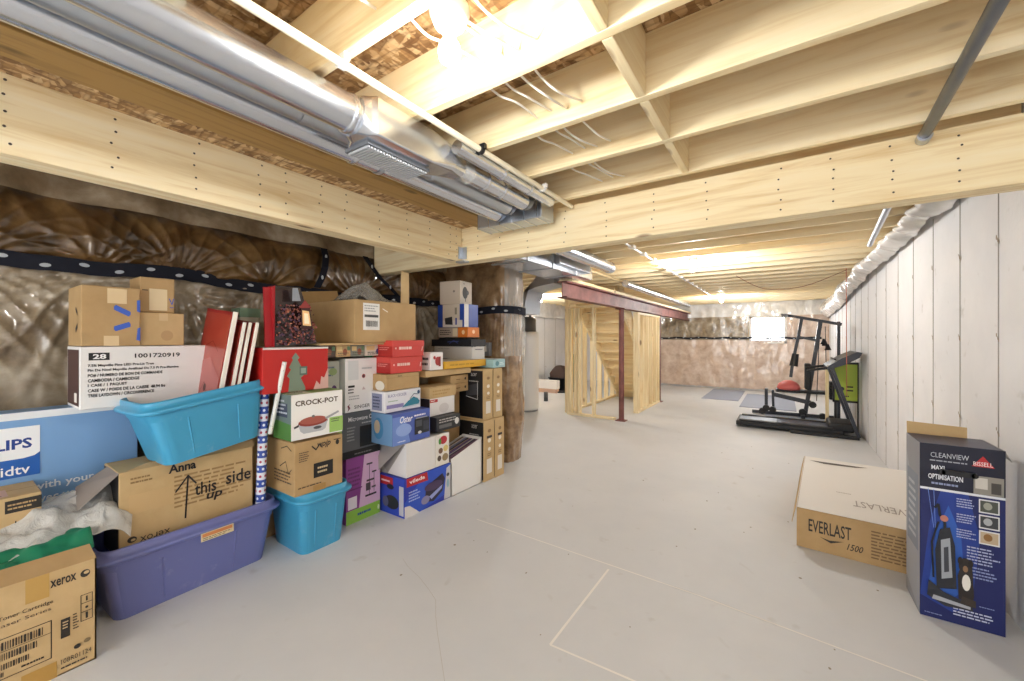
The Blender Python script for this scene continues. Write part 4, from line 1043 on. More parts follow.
carton('green_box', 'small green and white carton beside the red shoeboxes', 'box', (-2.665, 2.02, 1.02), (.18, .06, .24), 0, flat('3a9a68', .5), None, [('F', 'printed_panel', [('r', .1, .1, .9, .35, 'e4d8b0'), ('r', .3, .6, .8, .9, 'dfe8e0')])], seam=False)
# big brown carton
bc = carton('cardboard_box', 'big brown carton with white shipping label topmost over the pile', 'box', (-2.56, 1.745, 1.365), (.72, .58, .318), 0, CARDD if False else CARD, None, [
    ('F', 'shipping_label', [('r', .12, .30, .37, .93, 'e6e4e0'), ('f', .14, .72, .35, .9, 3, 'a0a0a0'), ('r', .14, .60, .35, .66, '4a4a4a'), ('b', .16, .38, .34, .52, '2a2a2a'), ('l', [(.42, .82), (.50, .75)], .006, 'ece8de')])])
mb = MB(); mb.prism([(-.08, .49, .318), (-.08, .578, .318), (-.08, .578, .59), (-.08, .495, .59)], (-.004, 0, 0), CARDL); mb.build('flap', bc, 'raised flap at the back')
mb = MB(); mb.prism([(-.70, .0, .318), (-.70, .34, .318), (-.76, .34, .46), (-.76, .0, .42)], (-.004, 0, 0), CARDD); mb.build('flap', bc)
mb = MB(); mb.prism([(.0, -.02, .002), (-.55, -.36, .002), (-.60, -.34, .002), (-.1, .02, .002)], (0, 0, .004), CARDL); 
carton('cardboard_box', 'thin flat carton lid lying under the big brown carton', 'box', (-2.58, 1.50, 1.349), (.60, .52, .014), 0, CARDL, seam=False)
def ffn(u, v):
    y = 1.80+.50*u; x = -2.66-.30*v; h = .10*math.sin(math.pi*min(1, u*1.5))*math.sin(math.pi*v)+.05*math.sin(math.pi*u)*math.sin(math.pi*v)
    return (x, y, 1.695+max(0, h+.045*noise.noise(Vector((x*11, y*11, 2)))))
drape('plastic_wrap', 'heap of clear plastic wrap lying on the big brown carton', 'plastic wrap', ffn, 50, 34, WRAP, .001)

# red shoeboxes
for (c, z, lab, dy, tx) in (((-2.50, 2.015), 1.122, 'lower red shoebox on the small brown carton', 0, 'MINIMAL'), ((-2.485, 2.02), 1.252, 'upper red shoebox on top of the other red shoebox', 0, 'TRUSTY')):
    b = carton('shoebox', lab, 'box', (*c, z), (.22, .325, .126), 0, flat('c8403a', .5), 'red shoeboxes', [
        ('F', 'printed_lettering', [('f', .08, .42, .13, .66, 1, 'e8b8b0'), ('f', .2, .36, .76, .74, 1, 'eac4bc'), ('l', [(.93, .35), (.95, .6)], .005, 'f0e0d8')]),
        ('S', 'printed_side', [('r', 0, 0, 1, 1, 'a82420'), ('f', .3, .4, .9, .75, 3, 'd88a84')])], seam=False)
    mb = MB(); mb.bbox((-.223, -.003, .082), (.003, .328, .129), flat('cb443d', .5), .003); mb.build('lid', b)
carton('cardboard_box', 'small brown carton directly beneath the red shoeboxes', 'box', (-2.50, 1.975, .992), (.25, .335, .126), 0, CARD, None, [('F', 'printed_lettering', [('t', 'an', .33, .80, .12, '5a4a30', .12), ('l', [(0, .78), (1, .78)], .002, '9a7c50')]), ('S', 'shipping_label', [('e', .7, .3, .22, .3, 'e0dcd0')])])
carton('iron_box', 'white steam iron box on the blue roaster box', 'box', (-2.49, 1.955, .826), (.22, .36, .162), 0, flat('e4e4ea', .4), None, [
    ('F', 'printed_lettering', [('t', 'BLACK+DECKER', .08, .72, .14, '6a6a9a', .50), ('r', .04, .18, .50, .36, '8f86b8'), ('f', .08, .48, .36, .58, 1, '9ab09a')]),
    ('F', 'iron_picture', [('p', [(.46, .16), (.94, .20), (.97, .34), (.9, .5), (.78, .6), (.62, .42)], '2f7f96'), ('p', [(.44, .10), (.98, .14), (.97, .20), (.46, .16)], 'c6d2da'), ('l', [(.66, .55), (.78, .82), (.93, .76), (.92, .5)], .012, 'dfe6ea'), ('l', [(.68, .52), (.79, .74), (.9, .70)], .006, '1f3f5a'), ('e', .93, .8, .04, .1, '2a4a6a')]),
    ('S', 'printed_side', [('r', .3, .1, .85, .9, '8a90b0'), ('f', .35, .2, .8, .8, 4, '3a4468')])], seam=False)
carton('roaster_box', 'blue kitchen appliance carton overhanging the cut white box', 'box', (-2.415, 1.965, .583), (.30, .385, .238), 0, flat('4a5fae', .4), None, [
    ('F', 'brand_lettering', [('p', [(0, 0), (.45, 0), (.3, .9), (0, .9)], '6f8cd0'), ('e', .28, .45, .2, .2, '8fa8de'), ('t', 'Oster', .18, .68, .22, 'f0f0f6', .33, {'bold': .02, 'shear': .3}), ('f', .55, .78, .92, .90, 1, 'e8e8f0')]),
    ('F', 'appliance_picture', [('r', .56, .20, .97, .72, '23262c'), ('r', .60, .45, .76, .66, '4a4e56'), ('e', .70, .25, .05, .05, 'c8ccd0'), ('r', .8, .3, .95, .6, '383c46'), ('l', [(.6, .74), (.9, .74)], .008, '9aa0aa'), ('f', .12, .06, .4, .14, 1, 'd0d8f0')]),
    ('S', 'printed_side', [('r', 0, 0, 1, 1, '6a92bc'), ('e', .45, .5, .2, .35, '3f7fae'), ('e', .4, .55, .12, .22, 'b8a890')])], seam=False)
# white cut box
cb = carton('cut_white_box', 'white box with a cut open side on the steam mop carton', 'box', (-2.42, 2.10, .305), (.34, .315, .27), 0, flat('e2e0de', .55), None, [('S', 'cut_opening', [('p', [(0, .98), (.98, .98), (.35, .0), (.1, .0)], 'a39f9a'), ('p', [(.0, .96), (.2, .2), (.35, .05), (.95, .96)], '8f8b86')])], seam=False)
mb = MB(); mb.prism([(-.34, .0, .27), (-.02, 0, .27), (-.2, -.10, .06)], (0, -.003, 0), flat('a8a39e', .6)); mb.build('flap', cb, 'grey folded corner flap')
carton('food_print_box', 'narrow white box with food pictures standing on the mop carton', 'box', (-2.42, 2.42, .305), (.30, .165, .27), 0, flat('e6e2da', .5), None, [('F', 'food_picture', [('e', .55, .80, .28, .13, 'b8303a'), ('e', .3, .78, .1, .1, '4a8a3a'), ('e', .35, .48, .16, .09, '7a5a48'), ('e', .72, .52, .18, .1, 'd8c47a'), ('e', .25, .25, .14, .09, '5a4a3c'), ('e', .68, .24, .22, .12, '9a8460')])], seam=False)
carton('mop_box', 'blue and red mop kit carton on the floor in front of the cut box', 'box', (-2.415, 2.08, 0), (.30, .515, .302), 0, flat('2a3aa8', .4), None, [
    ('F', 'brand_lettering', [('p', [(.0, .4), (.45, 1), (1, 1), (1, .2), (.3, 0), (0, 0)], '2f55c4'), ('p', [(.0, 0), (.3, 0), (.1, .28), (0, .3)], 'd8d4d0'), ('p', [(.04, .78), (.48, .76), (.46, .99), (.04, 1)], 'b8262c'), ('t', 'vileda', .09, .84, .10, 'f2e8e4', .32, {'bold': .03}), ('f', .08, .36, .32, .66, 4, 'a8b8e8'), ('p', [(.84, .02), (1, .02), (1, .96), (.9, .9)], 'c8c8cc')]),
    ('F', 'mop_picture', [('p', [(.40, .2), (.44, .6), (.8, .8), (.86, .62), (.8, .3), (.6, .12)], '2a2238'), ('e', .6, .55, .2, .12, '4a3a5c'), ('e', .42, .25, .09, .11, '8a86a8'), ('p', [(.5, .3), (.8, .48), (.78, .38), (.55, .2)], '9aa4d4'), ('e', .93, .7, .035, .05, '4a4a4c'), ('e', .93, .45, .03, .12, '8fb4c0')]),
    ('S', 'printed_side', [('p', [(0, .55), (.5, 1), (1, 1), (1, 0), (0, 0)], '2c46b4'), ('r', .04, .74, .55, .96, 'b8262c'), ('f', .08, .8, .5, .9, 1, 'f0dcd8'), ('e', .5, .32, .28, .18, '22202e'), ('e', .25, .3, .12, .14, '5a5a78'), ('r', .8, .05, .97, .8, 'c0c0c8'), ('e', .45, .72, .14, .07, '1a1a24')])], seam=False)
# small boxes right of the roaster
carton('power_strip_box', 'black narrow box on the cut boxes beside the roaster box', 'box', (-2.42, 2.43, .60), (.16, .30, .12), 0, flat('26262a', .4), None, [('F', 'printed_panel', [('f', .1, .55, .9, .9, 2, 'b8b4b0'), ('r', .1, .2, .62, .45, '6a6a6a'), ('e', .84, .5, .09, .25, 'd8d8d4')])], seam=False)
carton('electronics_box', 'white box with a small red logo above the black narrow box', 'box', (-2.49, 2.42, .725), (.20, .31, .15), 0, flat('e4e2e2', .5), None, [('F', 'printed_logo', [('r', .0, .78, .3, .95, 'b8342f'), ('f', .04, .82, .26, .92, 1, 'f0e0dc'), ('e', .55, .38, .2, .28, 'd4d0d0')]), ('S', 'printed_side', [('r', 0, 0, 1, 1, '2a1f24')])], seam=False)
carton('cardboard_box', 'small tan open topped carton on the white logo box', 'box', (-2.49, 2.42, .877), (.22, .33, .10), 0, CARDL, None, [('F', 'printed_lettering', [('f', .1, .2, .8, .75, 2, 'b09058'), ('l', [(0, .93), (1, .93)], .002, '8a6a40')])])
for k, (z, lab) in enumerate(((.885, 'lower thin tan carton with black dots beside the monitor cartons'), (.967, 'upper thin tan carton with black dots beside the monitor cartons'))):
    carton('cardboard_box', lab, 'box', (-2.56, 2.755, z), (.30, .25, .08), 0, CARD, 'thin tan cartons with dots', [('F', 'printed_marks', [('e', .82, .5, .05, .16, INK), ('f', .3, .35, .6, .6, 1, '7a5c38')])])
carton('cardboard_box', 'wide flat tan carton under the yellow box', 'box', (-2.52, 2.40, 1.062), (.45, .60, .055), 0, CARDL, None, [('F', 'printed_marks', [('p', [(.0, 0), (.4, 0), (.5, 1), (.0, 1)], 'c4a678')])])
carton('cardboard_box', 'plain carton on the floor filling the row behind the magazines', 'box', (-2.67, 2.62, 0), (.30, .38, .883), 0, CARD)
carton('cardboard_box', 'plain carton behind the red shoeboxes', 'box', (-2.80, 2.02, 0), (.35, .36, 1.0), 0, CARDD)
carton('cardboard_box', 'plain carton beneath the narrow black box', 'box', (-2.55, 2.62-.19, .3), (.0+.12, .17, .29), 0, CARD) if False else None
# magazine box
o = empty('magazine_box', (-2.41, 2.60, 0), 'white slanted magazine holder on the floor before the monitor cartons', 'box')
W, D = .43, .24
mb = MB()
mb.prism([(0, 0, 0), (0, W, 0), (0, W, .44), (0, 0, .33)], (-.006, 0, 0), WHT)
mb.prism([(-D, 0, 0), (-D, W, 0), (-D, W, .44), (-D, 0, .33)], (.006, 0, 0), WHT)
mb.box((-D, 0, 0), (0, .006, .30), WHT); mb.box((-D, W-.006, 0), (0, W, .44), WHT); mb.box((-D, 0, 0), (0, W, .006), WHT)
mb.build('holder', o)
decals('printed_side', o, ((-D, 0, 0), (D, 0, 0), (0, 0, .30), (0, -1, 0)), [('r', .1, .1, .9, .9, 'b8babc'), ('f', .2, .2, .8, .8, 6, '6a6c70')])
for k in range(9):
    m = MB(); x = -.03-k*.022; c = ['7a5a6a', '3a3a5a', 'c8c0b8', '5a4a7a', 'a08c84', '2a2a2e', '8a90b0', 'd8d0cc', '6a5040'][k]
    m.prism([(x, .03, .01), (x, .40, .01), (x, .40, .42), (x, .03, .345-.006*(k % 3))], (-.015, 0, 0), flat(c, .4))
    q = m.build('magazine', None, None, (-2.41, 2.60, 0)); tag(q, '%s magazine in the white slanted holder, %s from the aisle' % (['mauve', 'navy', 'cream', 'violet', 'dusty pink', 'black', 'pale blue', 'off-white', 'brown'][k], ords[k]), 'magazine', 'magazines in the white holder')
# monitor cartons
def monitor(c, lab, up, w, shift=0):
    sp = [('S', 'black_panel', [('r', .30, .03, .98, .97, '141416'), ('t', 'acer', .66, .86, .06, 'c8c4c0', .16), ('f', .6, .74, .92, .78, 1, 'a8a4a0')] + ([('p', [(.52, .45), (.86, .50), (.86, .72), (.52, .66)], '3a3c42'), ('l', [(.52, .45), (.84, .40), (.84, .74)], .006, 'b8b8b8')] if up else [('f', .58, .66, .94, .71, 1, 'b8b4b0')])),
          ('F', 'printed_icons', [('r', .25, .12, .75, .36, 'ded8cc'), ('e', .5, .66, .16, .035, 'e6e0d0'), ('e', .5, .52, .14, .03, 'e6e0d0'), ('e', .5, .82, .16, .03, '8a6c44'), ('f', .3, .4, .7, .46, 2, '7a5c38')] + ([] if up else [('r', .25, .70, .75, .74, '2a2420')]))]
    return carton('monitor_box', lab, 'box', c, (.46, w, .495 if up else .595), 0, CARDL, 'monitor cartons', sp)
monitor((-2.385, 3.035, 0), 'monitor carton with black face on the floor, nearer of the lower two', False, .165)
monitor((-2.375, 3.205, 0), 'monitor carton on the floor against the insulated corner', False, .15)
monitor((-2.40, 3.045, .598), 'monitor carton with black screen picture stacked on the lower nearer one', True, .15)
monitor((-2.39, 3.20, .598), 'upper monitor carton against the insulated corner', True, .145)
# things on top
carton('tea_box', 'small white box with red fruit picture beside the red shoeboxes', 'box', (-2.50, 2.44, 1.12), (.14, .15, .155), 0, flat('e8e4e2', .5), None, [('F', 'printed_panel', [('e', .55, .5, .2, .25, 'a8322e'), ('e', .3, .7, .1, .1, 'a8322e'), ('r', .62, .2, .8, .75, '8c2420')]), ('S', 'printed_lettering', [('f', .15, .2, .85, .8, 2, '3a3a40')])], seam=False)
carton('yellow_box', 'long flat yellow box under the grey carton', 'box', (-2.49, 2.61, 1.12), (.30, .59, .068), 0, flat('d8a528', .45), None, [('F', 'printed_lettering', [('f', .1, .3, .9, .7, 1, 'b88a1a')]), ('T', 'printed_top', [('r', 0, 0, 1, 1, 'd6cdb8')])], seam=False)
carton('teal_box', 'pale teal flat box at the corner end of the upper row', 'box', (-2.40, 3.21, 1.097), (.30, .20, .085), 0, flat('9cc0c4', .45), None, [('F', 'printed_panel', [('e', .3, .5, .15, .3, '5a8a94'), ('f', .5, .3, .9, .7, 2, 'e0ecec')]), ('T', 'printed_top', [('r', 0, 0, 1, 1, 'dfe4e2')])], seam=False)
carton('router_box', 'light grey carton under the black folded bag', 'box', (-2.50, 3.0, 1.19), (.52, .19, .125), 0, flat('c6c4c0', .5), None, [('F', 'printed_panel', [('f', .2, .7, .9, .85, 1, '6a6c70')]), ('S', 'printed_side', [('f', .1, .75, .5, .85, 1, '8a8c90')])], seam=False)
def kfn(u, v):
    x = -3.06+.56*u; y = 2.99+.24*v; z = 1.318+.085*min(1, 6*u, 6*(1-u))*min(1, 5*v+.3, 6*(1-v))+.012*noise.noise(Vector((x*15, y*15, 0)))
    return (x, y, z)
o = drape('folded_bag', 'black folded bag with blue print under the orange box', 'bag', kfn, 40, 20, flat('1b1c22', .6), .004)
decals('printed_logo', o, ((-3.06, 2.985, 1.32), (.56, 0, 0), (0, 0, .08), (0, -1, 0)), [('l', [(.5, .3), (.6, .7), (.7, .35)], .006, '3a4a90'), ('l', [(.45, .5), (.72, .6)], .005, '4a5aa0')], off=.012)
mb = MB(); mb.box((-3.05, 2.99, 1.316), (-2.51, 3.22, 1.385), flat('1b1c22', .6)); mb.build('bag_filling', o)
carton('orange_box', 'small orange-ended box beneath the blue printer carton', 'box', (-2.58, 3.02, 1.408), (.40, .18, .10), 0, flat('b8a898', .5), None, [('F', 'printed_panel', [('r', 0, 0, 1, 1, 'd8782a'), ('e', .5, .55, .12, .2, 'f0c89a')]), ('S', 'printed_side', [('r', .68, 0, 1, 1, 'd8782a'), ('f', .05, .2, .5, .8, 3, '4a4440'), ('r', .5, .1, .66, .9, 'e0d0b0'), ('e', .86, .5, .05, .22, 'f0d0a0')])], seam=False)
carton('printer_box', 'blue and beige device carton, second from the top of the tall stack', 'box', (-2.60, 2.99, 1.51), (.36, .22, .23), 0, flat('27479c', .4), None, [('S', 'printed_panel', [('r', .20, .0, .84, 1, 'cbbfae'), ('r', .20, 0, .94, .30, 'd6d0c8'), ('p', [(.30, .12), (.58, .1), (.56, .46), (.28, .40)], '2a2a2c'), ('r', .68, .1, .74, .4, '3a4a9a'), ('r', .66, .55, .74, .85, '8a8270')]), ('F', 'printed_end', [('r', 0, 0, .3, 1, 'd8d6d4')])], seam=False)
carton('appliance_box', 'beige appliance carton topmost of the tall stack by the corner', 'box', (-2.66, 3.0, 1.742), (.25, .22, .235), 8, flat('bfb2a2', .5), None, [('F', 'printed_panel', [('e', .4, .5, .22, .26, '26262a'), ('e', .62, .52, .1, .1, '4a4a4c'), ('r', .4, .12, .46, .3, '3a3a3c'), ('e', .3, .88, .05, .03, '6a6058')]), ('S', 'printed_logo', [('e', .7, .55, .05, .05, '7a7068')])], seam=False)
mb = MB(); mb.bbox((0, 0, 0), (.10, .05, .15), flat('8a8c90', .5), .004); mb.bbox((.035, -.02, .05), (.065, 0, .12), flat('e8e6e0', .5), .004)
tag(mb.build('wall_switch_box', None, None, (-2.78, 3.50, 1.20)), 'grey electrical box with white knob on the insulated end wall', 'box')

# ------------------------------------------------------------------ right side cartons
ev = carton('bench_box', 'large low carton lettered in black on the floor beside the vacuum carton', 'box', (.80, 3.25, 0), (.72, 1.48, .258), 0, CARD, None, [
    ('T', 'printed_top', [('r', .004, .004, .996, .996, 'e6e3dd'), ('t', 'EVERLAST', .05, .56, .16, '8a8278', .16, {'flip': 1, 'rot': math.pi/2})][:1]),
    ('S', 'brand_lettering', [('t', 'EVERLAST', .09, .46, .32, INK, .30, {'bold': .012}), ('p', [(.17, .38), (.24, .34), (.34, .39), (.25, .28)], INK), ('t', '1500', .36, .22, .16, INK, .11, {'shear': .35, 'bold': .01})]),
    ('S', 'fine_print', [('f', .52, .15, .95, .85, 9, '7a5f3c')])], seam=False)
ev.rotation_euler = (0, 0, R(-4))
# lettering on the lid reads upside down from the aisle
decals('brand_lettering', ev, ((-.72, 0, .258), (.72, 0, 0), (0, 1.48, 0), (0, 0, 1)), [('t', 'EVERLAST', .42, .17, .085, 'a09890', .40, {'flip': 1}), ('f', .3, .33, .42, .35, 1, 'b0a89e'), ('p', [(.05, .9), (.2, .86), (.5, .88), (.62, .92), (.5, .915), (.2, .905)], '5a5048')], off=.0035)
mb = MB(); mb.prism([(-.723, .0, .258), (-.723, 1.48, .258), (-.745, 1.46, .16), (-.745, .01, .15)], (-.003, 0, 0), CARDL); mb.build('flap', ev, 'loose lid edge')
mb = MB(); mb.bbox((-.70, -.0, -.0), (-.02, .3, .03), CARD, .002); 
bz = carton('vacuum_box', 'tall blue vacuum cleaner carton leaning by the concrete wall', 'box', (.865, 2.835, 0), (.285, .26, .87), 0, flat('14224e', .35), None, [
    ('S', 'printed_panel', [('r', 0, 0, 1, 1, '131f5e'), ('p', [(.0, .12), (.12, .55), (.30, .80), (.55, .80), (.72, .5), (.62, .12), (.4, .06)], '19378c'), ('p', [(.1, .16), (.2, .5), (.35, .66), (.5, .5), (.55, .2), (.35, .12)], '2858b0'), ('r', 0, .745, 1, 1, '10132a'), ('r', .0, .735, 1, .748, 'd8dce2'), ('l', [(.17, .52), (.10, .74)], .002, '6a8ad8'), ('l', [(.19, .52), (.17, .74)], .002, '6a8ad8')]),
    ('S', 'brand_lettering', [('t', 'CLEANVIEW', .13, .925, .028, 'b8bcc4', .46), ('f', .12, .90, .58, .915, 1, '9a9ea8'), ('p', [(.62, .90), (.88, .90), (.75, .96)], 'b8262c'), ('t', 'BISSELL', .64, .905, .022, 'f0e8e8', .22), ('t', 'MAXI', .14, .855, .025, 'e4e8f0', .16, {'bold': .02}), ('t', 'OPTIMISATION', .10, .80, .03, 'e4e8f0', .42, {'bold': .02}), ('f', .14, .765, .5, .79, 1, '8a94b8')]),
    ('S', 'printed_photo', [('r', .64, .75, .98, .85, '8c8880'), ('r', .66, .78, .8, .84, 'c8c4bc'), ('r', .84, .76, .95, .82, '4a4642')]),
    ('S', 'printed_photo', [('r', .70, 0.65, .93, 0.725, 'd8dce0'), ('r', .715, 0.657, .915, 0.718, '4a5048'), ('e', .80, 0.69, .05, .02, '9a9c90')]),
    ('S', 'printed_photo', [('r', .70, 0.565, .93, 0.64, 'd8dce0'), ('r', .715, 0.572, .915, 0.633, '3a3e44'), ('e', .80, 0.605, .05, .02, 'a8acb0')]),
    ('S', 'printed_photo', [('r', .70, 0.48, .93, 0.555, 'd8dce0'), ('r', .715, 0.487, .915, 0.548, 'b9a68a'), ('e', .80, 0.52, .05, .02, '8c6438')]),
    ('S', 'fine_print', [('f', .44, .66, .67, .715, 4, 'aab4d8'), ('f', .44, .575, .67, .63, 4, 'aab4d8'), ('f', .44, .49, .67, .545, 4, 'aab4d8'), ('f', .56, .36, .94, .46, 6, 'aab4d8'), ('f', .6, .28, .9, .35, 4, '8a98c8'), ('f', .4, .05, .92, .10, 3, 'c8d0e8'), ('f', .05, .025, .35, .035, 1, '8a98c8'), ('f', .7, .13, .92, .14, 1, '8a98c8')]),
    ('S', 'vacuum_picture', [('l', [(.18, .64), (.22, .66), (.24, .60), (.30, .56), (.30, .48)], .010, '1a1c22'), ('p', [(.20, .18), (.18, .40), (.24, .52), (.36, .54), (.42, .44), (.44, .20)], '22242c'), ('l', [(.16, .24), (.14, .44), (.22, .56)], .007, '101218'), ('p', [(.26, .24), (.25, .46), (.36, .48), (.39, .26)], '9aa0a8'), ('p', [(.29, .28), (.285, .42), (.34, .43), (.35, .29)], '3a3e46'), ('e', .29, .585, .05, .018, 'b87a6a'), ('p', [(.08, .13), (.10, .22), (.28, .17), (.62, .13), (.63, .10), (.3, .09)], '2a2c34'), ('p', [(.14, .115), (.6, .105), (.6, .12), (.16, .14)], 'a8acb4'),
        ('p', [(.46, .15), (.45, .28), (.50, .36), (.62, .34), (.64, .18), (.62, .14)], '2a2320'), ('e', .54, .34, .08, .045, '2a2320'), ('e', .48, .365, .03, .022, '1e1816'), ('e', .60, .36, .03, .022, '1e1816'), ('e', .55, .25, .05, .045, 'e8e4dc'), ('e', .54, .325, .03, .018, '8a6a4c'), ('p', [(.48, .13), (.66, .12), (.66, .16), (.5, .17)], '3a302a')]),
    ('W', 'printed_side', [('r', 0, 0, 1, 1, '8e9096'), ('p', [(0, .1), (1, 0), (1, .5), (0, .9)], '9ea2aa'), ('r', .1, .35, .9, .8, '7c8694'), ('f', .2, .4, .8, .75, 8, 'b4bac4')])], seam=False)
mb = MB(); mb.box((-.21, -.0145, .725), (-.10, -.003, .75), BLK)
for sx in (-.21, -.10): mb.tube([(sx, -.0145, .7375), (sx, -.003, .7375)], .0125, BLK, 14)
mb.build('hand_hole', bz, 'dark oval hand hole')
mb = MB(); mb.prism([(-.285, .255, .87), (-.285+.23, .255, .87), (-.285+.23, .258, .925), (-.285, .258, .935)], (0, .004, 0), CARDL); mb.build('flap', bz, 'brown cardboard flap standing up')
mb = MB(); mb.prism([(-.003, 0, .87), (-.003, .25, .87), (.03, .25, .84), (.02, 0, .82)], (0, 0, .003), flat('b4b6ba', .4)); mb.build('flap', bz)

# ------------------------------------------------------------------ home gym area
DK = flat('2b2e38', .4); BLKR = flat('1d1e22', .6)
for x0, y0, w, l, lab in ((-1.55, 10.1, .75, 2.0, 'pale blue-grey exercise mat lying toward the far wall'), (-.72, 9.3, .95, 2.2, 'blue-grey exercise mat lying behind the weight bench'),):
    mb = MB(); mb.bbox((0, 0, 0), (w, l, .012), flat('9aa2b4', .7), .004); tag(mb.build('exercise_mat', None, None, (x0, y0, 0)), lab, 'mat', 'exercise mats')
mb = MB(); mb.bbox((0, 0, 0), (1.1, .9, .012), flat('b9c6dc', .6), .004); tag(mb.build('exercise_mat', None, None, (-.25, 8.15, 0)), 'pale blue mat under the weight bench frame', 'mat', 'exercise mats')
# treadmill
o = empty('treadmill', (.1, 7.2, 0), 'black folding treadmill standing across the room by the wall', 'treadmill')
mb = MB(); mb.bbox((-.68, -.02, .035), (.62, .56, .10), BLKR, .015); mb.build('deck', o)
mb = MB(); mb.bbox((-.66, .07, .10), (.50, .47, .112), flat('4c5468', .45), .003); mb.build('running_belt', o, 'grey blue belt')
for yy in (0.0, .49):
    mb = MB(); mb.bbox((-.66, yy-.02, .10), (.5, yy+.06, .128), BLKR, .01); mb.build('side_rail', o)
mb = MB(); mb.bbox((.45, .03, .07), (.74, .51, .2), BLKR, .03); mb.build('motor_hood', o)
mb = MB(); mb.bbox((.0, -.06, 0), (.78, .0, .05), BLKR, .01); mb.bbox((.0, .54, 0), (.78, .6, .05), BLKR, .01); mb.build('base_frame', o)
mb = MB(); mb.bbox((-.70, -.03, .03), (-.62, .57, .11), BLK, .02); mb.build('end_cap', o)
for yy in (-.03, .57):
    mb = MB(); mb.beam((.77, yy, .04), (.47, yy, 1.02), .04, .085, DK, (0, 1, 0)); mb.build('upright', o)
for yy in (-.03, .57):
    mb = MB(); mb.tube([(.50, yy, .98), (.38, yy, .965), (.20, yy, .93)], .018, BLK, 10); mb.build('handrail', o)
mb = MB(); mb.prism([(.43, -.1, 1.0), (.43, -.1, .95), (.62, -.1, 1.03), (.77, -.1, 1.13), (.80, -.1, 1.2), (.75, -.1, 1.21), (.6, -.1, 1.13)], (0, .74, 0), DK); mb.build('console', o)
mb = MB(); mb.beam((.52, .0, 1.10), (.52, .54, 1.10), .02, .02, BLK); mb.build('crossbar', o)
# multi gym
o = empty('weight_bench', (.0, 8.75, .0), 'black multi gym frame with bench and lat bar behind the treadmill', 'exercise machine')
def bar(name, pts, r=.03, mat=DK, par=o, sq=True):
    mb = MB()
    for a, b in zip(pts[:-1], pts[1:]): mb.beam(a, b, r*2, r*2, mat, (0, 1, 0) if abs(Vector(b)[1]-Vector(a)[1]) < .5*(Vector(b)-Vector(a)).length else (0, 0, 1))
    return mb.build(name, par)
bar('base_rail', [(-.46, -.1, .041), (.73, -.05, .041)], .028)
bar('base_rail', [(.3, -.35, .041), (.3, .4, .041)], .028)
bar('upright', [(.34, 0, .05), (.56, 0, 1.72)], .03)
bar('upright', [(.80, .0, .012), (.80, 0, 1.68)], .022)
bar('top_beam', [(.03, 0, 1.82), (.84, 0, 1.63)], .024)
bar('cross_link', [(.24, 0, 1.42), (.5, 0, 1.36)], .02)
bar('press_arm', [(.29, 0, 1.74), (.23, -.02, 1.36), (.16, -.05, .98), (.13, -.05, .70)], .024)
mb = MB(); mb.tube([(.20, -.06, 1.12), (.17, -.07, .90)], [.05, .065], BLK, 14); mb.build('arm_pad', o, 'black foam roller')
bar('bench_leg', [(-.24, 0, .04), (-.24, 0, .47)], .025)
bar('bench_leg', [(-.13, .0, .04), (-.14, 0, .45)], .02)
bar('seat_frame', [(-.14, 0, .37), (.42, 0, .26)], .035)
mb = MB(); mb.bbox((-.10, -.14, .43), (.72, .14, .475), BLKR, .015); mb.build('bench_pad', o)
mb = MB(); mb.bbox((.33, -.12, .5), (.42, .12, .95), BLKR, .02); mb.build('back_pad', o)
for x, z in ((-.24, .12), (-.14, .1), (.30, .1), (.58, .05), (-.3, .06), (.44, .24)):
    mb = MB(); mb.tube([(x, -.13, z), (x, -.05, z)], .055, BLK, 14); mb.build('foam_roller', o)
for x in (.60, .66, .62):
    mb = MB(); mb.lathe([(.001, 0), (.05, 0), (.03, .05), (.015, .1), (.001, .1)], BLK, (x, .05, 1.2+random.uniform(-.1, .1))); mb.build('pulley', o)
for a, b in (((.62, 0, 1.6), (.64, 0, .5)), ((.54, 0, 1.4), (.5, 0, .3)), ((.05, 0, 1.8), (-.02, -.1, 1.83))):
    mb = MB(); mb.tube([a, b], .006, BLK, 6); mb.build('pull_cable', o)
bar('lat_bar', [(.1, -.25, 1.79), (.0, .0, 1.83), (.02, .3, 1.80)], .014)
for k in range(6):
    mb = MB(); mb.bbox((.67, -.1, .35+k*.05), (.78, .12, .395+k*.05), BLKR, .004); mb.build('weight_plate', o)
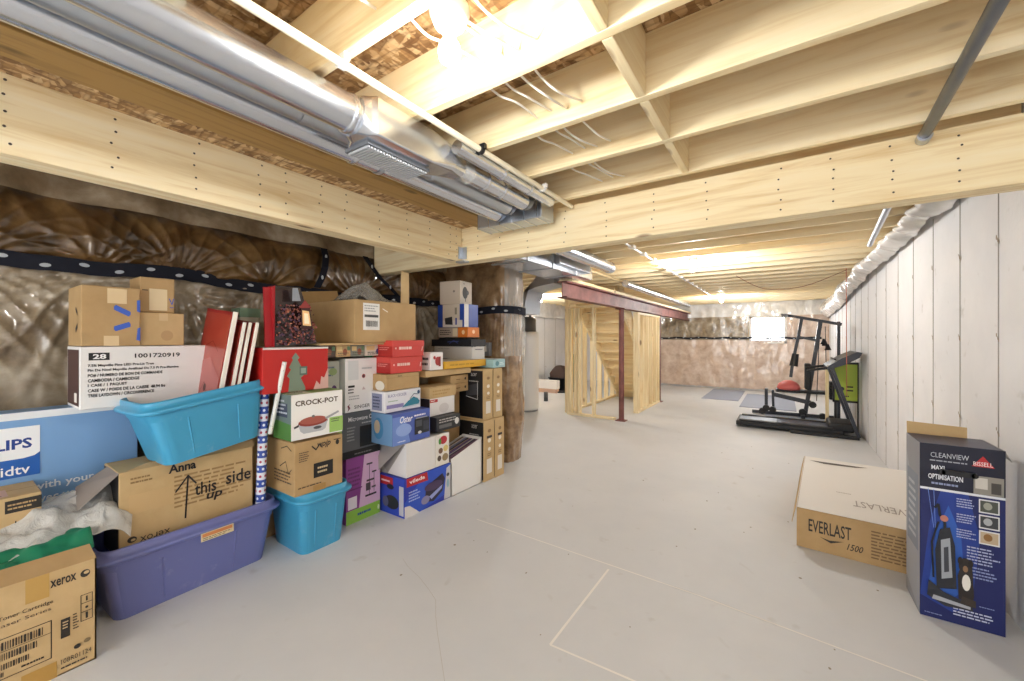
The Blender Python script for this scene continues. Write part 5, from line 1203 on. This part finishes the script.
# red cushion
mb = MB(); mb.lathe([(.001, 0), (.17, 0), (.18, .03), (.15, .1), (.10, .14), (.05, .16), (.001, .165)], flat('d06a68', .5), n=24)
tag(mb.build('balance_dome', None, None, (.10, 8.75, .477)), 'soft red domed cushion resting on the bench', 'cushion')
# green frame board
o = empty('notice_board', (.925, 7.86, 0), 'lime green board in a black frame standing by the concrete wall', 'board')
GB = flat('b6cc48', .5)
mb = MB(); mb.box((-.255, -.02, .45), (.02, .0, 1.0), GB); mb.build('green_panel', o)
mb = MB()
for a, b in (((-.28, -.03, 1.0), (.03, .02, 1.03)), ((-.28, -.03, .42), (.03, .02, .45)), ((-.28, -.03, .42), (-.255, .02, 1.03)), ((.01, -.03, .42), (.03, .02, 1.03))): mb.box(a, b, BLK)
mb.build('black_frame', o)
for x in (-.26, .01):
    mb = MB(); mb.box((x, -.03, 0), (x+.03, .02, .42), BLK); mb.build('leg', o)
decals('printed_lettering', o, ((-.255, -.02, .45), (.27, 0, 0), (0, 0, .55), (0, -1, 0)), [('e', .3, .32, .12, .06, '1f2020'), ('r', .5, .26, .8, .3, '1f2020'), ('r', .5, .36, .8, .4, '1f2020'), ('f', .2, .08, .7, .16, 1, '1f2020')])
mb = MB(); mb.box((-.02, 0, 0), (.02, .09, .9), WZ); tag(mb.build('lumber_offcut', None, None, (.60, 8.1, 0)), 'upright pine offcut standing behind the treadmill console', 'lumber')

# ------------------------------------------------------------------ camera, world, colour
cam = bpy.data.cameras.new('camera'); co = bpy.data.objects.new('camera', cam); COL.objects.link(co)
co.location = (0, 0, H); co.rotation_euler = (R(90), 0, R(34.15))
cam.sensor_width = 36; cam.lens = 398/1024*36; cam.clip_start = .02
cam.shift_y = -2.5/1024
SC.camera = co
w = bpy.data.worlds.new('world'); SC.world = w; w.use_nodes = True
w.node_tree.nodes['Background'].inputs[0].default_value = (.8, .9, 1, 1); w.node_tree.nodes['Background'].inputs[1].default_value = .5
SC.view_settings.view_transform = 'Standard'; SC.view_settings.look = 'None'; SC.view_settings.gamma = 1
SC.view_settings.use_curve_mapping = False; SC.view_settings.exposure = .95
SC.cycles.max_bounces = 12; SC.cycles.diffuse_bounces = 8; SC.cycles.transparent_max_bounces = 12
SC.cycles.sample_clamp_indirect = 4
